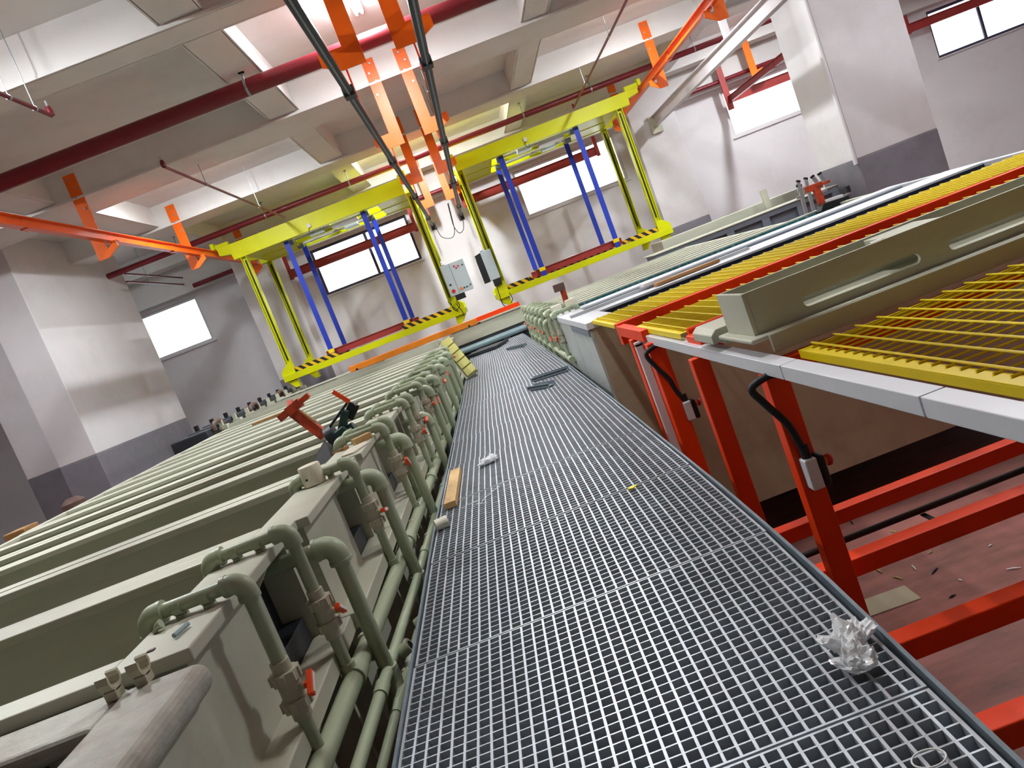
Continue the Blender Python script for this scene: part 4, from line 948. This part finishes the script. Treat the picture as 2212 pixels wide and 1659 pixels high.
def cabinet(t, x0, x1, z0, z1, y, split, buttons, facing=True):
    c = MB().box(x0, x1, y, y+.25, z0, z1).build('control_cabinet', 'cab', t, .01)
    if split: MB().box(x0+(x1-x0)*split-.004, x0+(x1-x0)*split+.004, y-.003, y+.01, z0+.02, z1-.02).build('door_gap', 'black', c)
    for (u, v, r, mt) in buttons:
        x = x0+(x1-x0)*u; z = z0+(z1-z0)*v
        MB().tube([(x, y+.0, z), (x, y-.025, z)], r, 14).build('push_button', mt, c, smooth=True)
    MB().tube([(x0+.1, y+.12, z1), (x0+.1, y+.12, z1+.02)], .05, 14).build('beacon_base', 'black', c)
    MB().tube([(x0+.1, y+.12, z1+.02), (x0+.1, y+.12, z1+.13), (x0+.1, y+.12, z1+.15)], [.045, .045, .03], 16).build('beacon', 'white', c, smooth=True)
    MB().box(x0+.1, x0+.4, y+.02, y+.2, z0-.16, z0).build('cable_box', 'black', c, .01)
    return c
cl = cabinet(hl, -.74, -.04, 1.60, 2.52, 21.98, .38, [(.55, .86, .026, 'btnred'), (.72, .83, .026, 'btnred'), (.62, .79, .026, 'btnred'), (.9, .82, .02, 'black'), (.14, .36, .03, 'black'),
      (.17, .14, .055, 'btnred'), (.5, .14, .045, 'btnor'), (.64, .13, .022, 'black'), (.76, .13, .022, 'black'), (.92, .16, .02, 'black')])
for k, px in enumerate(([(968, 652), (985, 668), (993, 660), (986, 650)], [(972, 650), (980, 668), (990, 672)], [(985, 655), (998, 672), (1002, 682)])):
    MB().tube(spline([at(a, b, y=22.0) for a, b in px]), .012, 6).build('loose_cable', 'black', hl, smooth=True)
cr = MB().box(.49, .80, 21.98, 22.22, 1.62, 2.50).build('control_cabinet', 'cab', hr, .01)
m = MB(); m.hexa([(.30, 21.93, 1.60), (.49, 22.0, 1.60), (.49, 22.2, 1.60), (.32, 22.12, 1.60)], [(.30, 21.93, 2.44), (.49, 22.0, 2.48), (.49, 22.2, 2.48), (.32, 22.12, 2.44)]); m.build('open_cover', 'black', cr, .004)
MB().box(.27, .31, 21.9, 21.94, 2.3, 2.46).build('door_edge', 'sill', cr)
MB().tube([(.56, 22.1, 2.5), (.56, 22.1, 2.52)], .05, 14).build('beacon_base', 'black', cr)
MB().tube([(.56, 22.1, 2.52), (.56, 22.1, 2.63), (.56, 22.1, 2.65)], [.045, .045, .03], 16).build('beacon', 'white', cr, smooth=True)
MB().box(.55, .78, 22.0, 22.15, 1.42, 1.62).build('cable_box', 'black', cr, .01)
for px in ([(1070, 612), (1075, 625), (1085, 655), (1092, 662)], [(1100, 632), (1107, 645), (1104, 655)]):
    MB().tube(spline([at(a, b, y=22.0) for a, b in px]), .012, 6).build('loose_cable', 'black', hr, smooth=True)
p = at(1224, 548, y=24.2)
m = MB(); m.prism([(p.x-.45, 1.345), (p.x+.3, 1.345), (p.x+.42, 1.42), (p.x+.2, 1.5), (p.x-.1, 1.46), (p.x-.4, 1.4)], 'y', 24.5, 24.7)
tag(m.build('plastic_wrap', 'film', bevel=.02), 'crumpled clear plastic lying on the rear hazard bar of the right yellow hoist', 'plastic wrap')

# ================================================================== FAR END
t = thing('splashed_beam', 'long ochre-orange beam with paint splashes lying across the far left tanks', 'beam', (-2, 19.5, .66))
m = MB(); m.box(-3.78, -.27, 19.42, 19.58, .68, .83); m.build('beam', 'org_spl', t, .006)
m = MB(); m.tube([(-.5, 19.38, .7), (-.5, 19.42, .7)], .03, 8); m.tube([(-3.6, 19.38, .71), (-3.6, 19.42, .71)], .03, 8); m.build('bolt', 'black', t)
m = MB(); m.box(-.33, -.20, 19.44, 19.56, .665, .705); m.build('end_lug', 'black', t)
tag(MB().box(-3.95, .95, 20.22, 20.32, .70, .82).build('end_rail', 'org', bevel=.005), 'orange rail across the far end of the walkway, behind the splashed beam', 'rail')
t = thing('end_trough', 'grey-green trough closing the far end of the walkway below the orange rail', 'trough', (0, 20.4, FZ))
m = MB(); m.box(-6.0, 1.0, 19.25, 19.3, .55, .66) if False else None; m.box(-1.05, .95, 20.15, 20.2, .28, .66); m.box(-1.05, .95, 20.2, 21.2, .2, .28); m.box(-1.05, .95, 21.15, 21.2, .28, .66); m.build('body', 'pp', t)
m = MB(); m.box(-6.0, .97, 20.1, 20.34, .66, .70); m.build('rim', 'pp', t, .005)
m = MB(); m.box(-5.9, -5.7, 20.12, 20.3, FZ, .66); m.box(-3.2, -3.0, 20.12, 20.3, FZ, .66); m.box(.7, .9, 20.25, 20.4, FZ, .2); m.build('leg', 'pp', t)
tag(MB().tube([(-1.0, 20.02, .12), (.9, 20.02, .12)], .085, 18).build('drain_pipe', 'bluebar', smooth=True), 'pale blue-grey pipe lying across the far end of the walkway', 'pipe')
m = MB(); m.box(-1.1, 1.0, 20.13, 20.17, FZ, .26); tag(m.build('dark_board', 'blackbox'), 'dark board below the pale blue-grey pipe at the far end of the walkway', 'board')
t = thing('slotted_beam', 'grey slotted plastic beam lying across the far left tanks, front one', 'plastic beam', (-3.5, 16.4, .62))
def slotted(t, y, z0, z1, x0, x1):
    m = MB(); m.box(x0, x1, y, y+.02, z0, z0+(z1-z0)*.42); m.box(x0, x1, y, y+.02, z0+(z1-z0)*.62, z1); n = 8
    for k in range(n+1): xx = x0+(x1-x0-.1)*k/n; m.box(xx, xx+.1, y, y+.02, z0+(z1-z0)*.42, z0+(z1-z0)*.62)
    m.build('slotted_front', 'pp', t); MB().box(x0, x1, y+.3, y+.32, z0, z1).build('back_panel', 'pp', t)
    MB().box(x0, x1, y+.02, y+.3, z0, z0+.02).build('floor_panel', 'black', t); MB().box(x0-.02, x0, y, y+.32, z0, z1).build('end_panel', 'pp', t); MB().box(x1, x1+.02, y, y+.32, z0, z1).build('end_panel', 'pp', t)
slotted(t, 15.9, .625, .70, -5.9, -1.2)
t = thing('slotted_beam', 'grey slotted plastic beam lying across the far left tanks, rear one', 'plastic beam', (-3.5, 17.4, .62)); slotted(t, 17.1, .625, .72, -5.9, -1.2)
# stepped olive pad strip leaning on the left pipes
t = thing('padded_strip', 'leaning plastic strip with five olive pads at the far left end of the walkway', 'padded strip', at(1022, 812, y=13.3))
a, b = at(960, 742, y=13.9), at(1020, 815, y=13.3)
m = MB(); m.bar(a, b, .20, .13, (0, -1, .2)); m.build('channel', 'pp', t, .005)
for k in range(5):
    c = a.lerp(b, .1+.2*k); d = (b-a).normalized()*.085; m = MB(); off = V((.04, -.05, .05)); m.bar(c-d+off, c+d+off, .20, .10, (0, -1, .2)); m.build('pad', 'olive', t, .006)
# black containers along the far edge of the left tanks
for k in range(9):
    y = 16.0+k*.92; t = thing('black_container', '%s black plastic container beyond the left tanks, from the near end' % ORD[k], 'container', (-6.7, y, FZ), 'black containers beyond the left tanks')
    MB().box(-7.1, -6.3, y-.36, y+.36, FZ, .76+.02*(k % 3)).build('body', 'blackbox', t, .03, seg=3)
    MB().tube([(-6.6, y, .8), (-6.6, y, .92)], .05, 12).build('cap', 'black', t, smooth=True)
    MB().box(-6.28, -6.2, y+.38, y+.45, FZ, .84).build('bracket_post', 'pp', t); MB().box(-6.3, -6.12, y+.36, y+.54, .622, .71).build('bracket_foot', 'pp', t)
for k, y in enumerate((16.3, 18.9, 21.4)):
    m = MB(); m.tube(spline([(-6.25, y-.3, .68), (-6.25, y-.25, .82), (-6.25, y+.15, .84), (-6.25, y+.28, .66)]), .05, 10)
    tag(m.build('elbow_hose', 'copper', smooth=True), 'brown pipe bend over the black containers, %s from the near end' % ORD[k], 'pipe')
tag(MB().box(-4.5, -3.55, 13.1, 13.25, .622, .66).build('timber', 'brownwood', bevel=.004), 'brown timber strip lying on the left tank rims in front of the black containers', 'timber')
p = at(52, 1152, y=9.2); tag(MB().box(p.x-.15, p.x+.12, 9.05, 9.35, FZ, p.z+.07).build('carton', 'brownwood', bevel=.01), 'brown carton beyond the left tanks at the left edge of the photo', 'carton')
p = at(84, 1141, y=9.5); m = MB(); m.tube([(p.x, 9.5, FZ), (p.x, 9.5, p.z-.05), (p.x, 9.5, p.z+.04)], [.2, .19, .08], 16)
tag(m.build('blue_drum', 'blue', smooth=True), 'blue drum behind the far edge of the left tanks beside the brown carton', 'drum')
p = at(160, 1090, y=14.0); m = MB(); m.tube([(p.x, 14, FZ), (p.x, 14, p.z+.05), (p.x, 14, p.z+.14)], [.22, .22, .1], 16)
tag(m.build('brown_drum', 'copper', smooth=True), 'dark brown drum standing in front of the dark base of the left pier', 'drum')

# ================================================================== LITTER ON THE WALKWAY
def channel(label, a, b, w=.10):
    a, b = at(*a, z=.02), at(*b, z=.02); d = (b-a).normalized(); sd = V((-d.y, d.x, 0))
    t = thing('strut_channel', label, 'steel channel', (a.x, a.y, 0)); m = MB()
    m.bar(V((a.x, a.y, .012)), V((b.x, b.y, .012)), w, .006)
    for sg in (1, -1): m.bar(V((a.x, a.y, .03))+sd*sg*w/2, V((b.x, b.y, .03))+sd*sg*w/2, .006, .05)
    m.build('channel', 'galv_dark', t)
    s_ = MB(); n = 6
    for k in range(n): c = a.lerp(b, (k+.7)/n); s_.bar(V((c.x, c.y, .034))-sd*(w/2+.004)*1-d*.04, V((c.x, c.y, .034))-sd*(w/2+.004)-d*(-.04), .002, .012)
    s_.build('slots', 'black', t)
channel('short galvanised slotted channel lying on the walkway, nearest of the loose ones', (1147, 838), (1192, 830), .11)
channel('long galvanised slotted channel lying on the walkway and sticking out over its right edge', (1151, 821), (1226, 797), .11)
channel('thin galvanised channel lying on the walkway farthest from the camera', (1098, 754), (1134, 746), .09)
a, b = at(1024, 766, z=.02), at(1086, 744, z=.02)
m = MB(); m.bar(V((a.x, a.y, .05)), V((b.x, b.y, .05)), .9, .06)
tag(m.build('dark_sheet', 'blackbox'), 'dark grey sheet lying flat across the far left of the walkway', 'sheet')
p = at(1096, 731, z=0); tag(MB().box(p.x-.09, p.x+.09, p.y-.08, p.y+.08, .002, .15).build('paper_box', 'paper', bevel=.004), 'small white box at the far end of the walkway', 'box')
p = at(1366, 1053, z=.004); m = MB(); m.prism([(p.x-.03, p.y-.01), (p.x+.0, p.y-.022), (p.x+.035, p.y+.008), (p.x+.01, p.y+.012), (p.x-.01, p.y+.018)], 'z', .003, .008)
tag(m.build('yellow_scrap', 'yelscrap'), 'tiny yellow scrap lying on the grating walkway', 'scrap')
def film(label, c, sx, sy, h, seed, rot=0):
    rnd = random.Random(seed); bm = bmesh.new(); bmesh.ops.create_icosphere(bm, subdivisions=4, radius=1)
    from mathutils import noise
    for v in bm.verts:
        n = noise.fractal(v.co*1.3+V((seed, 0, 0)), 1.0, 2.0, 2)*.55; r_ = abs(noise.noise(v.co*4+V((0, seed, 0))))*.22
        k = 1+n+r_; x, y = v.co.x*sx*k, v.co.y*sy*k; z = max(0, (v.co.z*.5+.5)*h*(1+n*1.2+r_*2))
        v.co = V((x*math.cos(rot)-y*math.sin(rot), x*math.sin(rot)+y*math.cos(rot), z))
    me = bpy.data.meshes.new('plastic_film'); bm.to_mesh(me); bm.free(); me.materials.append(M['film'])
    o = bpy.data.objects.new('plastic_film', me); COL.objects.link(o); o.location = c; tag(o, label, 'plastic film')
    s_ = o.modifiers.new('shell', 'SOLIDIFY'); s_.thickness = .0008
    return o
p = at(1840, 1398, z=.004); film('crumpled clear plastic film at the right edge of the walkway in the bottom right', (p.x, p.y, .003), .07, .052, .06, 3, .7)
p = at(1855, 1425, z=.004); film('second lump of crumpled clear film just below the other at the walkway edge', (p.x-.02, p.y-.03, .003), .04, .05, .05, 8, .2)
p = at(1056, 1000, z=.004); film('small crumpled clear film in the middle of the walkway beside the wood block', (p.x, p.y, .003), .075, .055, .04, 5, .4)
p = at(2007, 1640, z=.004); m = MB(); m.tube([(p.x+.036*math.cos(q*.2618), p.y+.026*math.sin(q*.2618), .006) for q in range(25)], .0022, 6)
tag(m.build('wire_loop', 'paper', smooth=True), 'thin pale wire loop lying on the grating at the bottom edge', 'wire')
random.seed(5)
for i, (a, b, an, L_) in enumerate(((1015, 1090, .3, .12), (1050, 1075, 1.1, .14), (1070, 1058, .9, .12), (1040, 1088, 2.4, .1), (1105, 845, .6, .12), (1185, 838, 1.3, .12), (1297, 905, 2.6, .08))):
    p = at(a, b, z=.003); d = V((math.cos(an), math.sin(an), 0))*L_/2
    m = MB(); m.tube([(p.x-d.x, p.y-d.y, .004), (p.x, p.y, .007), (p.x+d.x, p.y+d.y, .004)], .0025, 6)
    tag(m.build('cable_tie', 'paper'), 'thin pale cable-tie scrap lying on the grating walkway', 'cable tie', 'cable-tie scraps on the walkway')
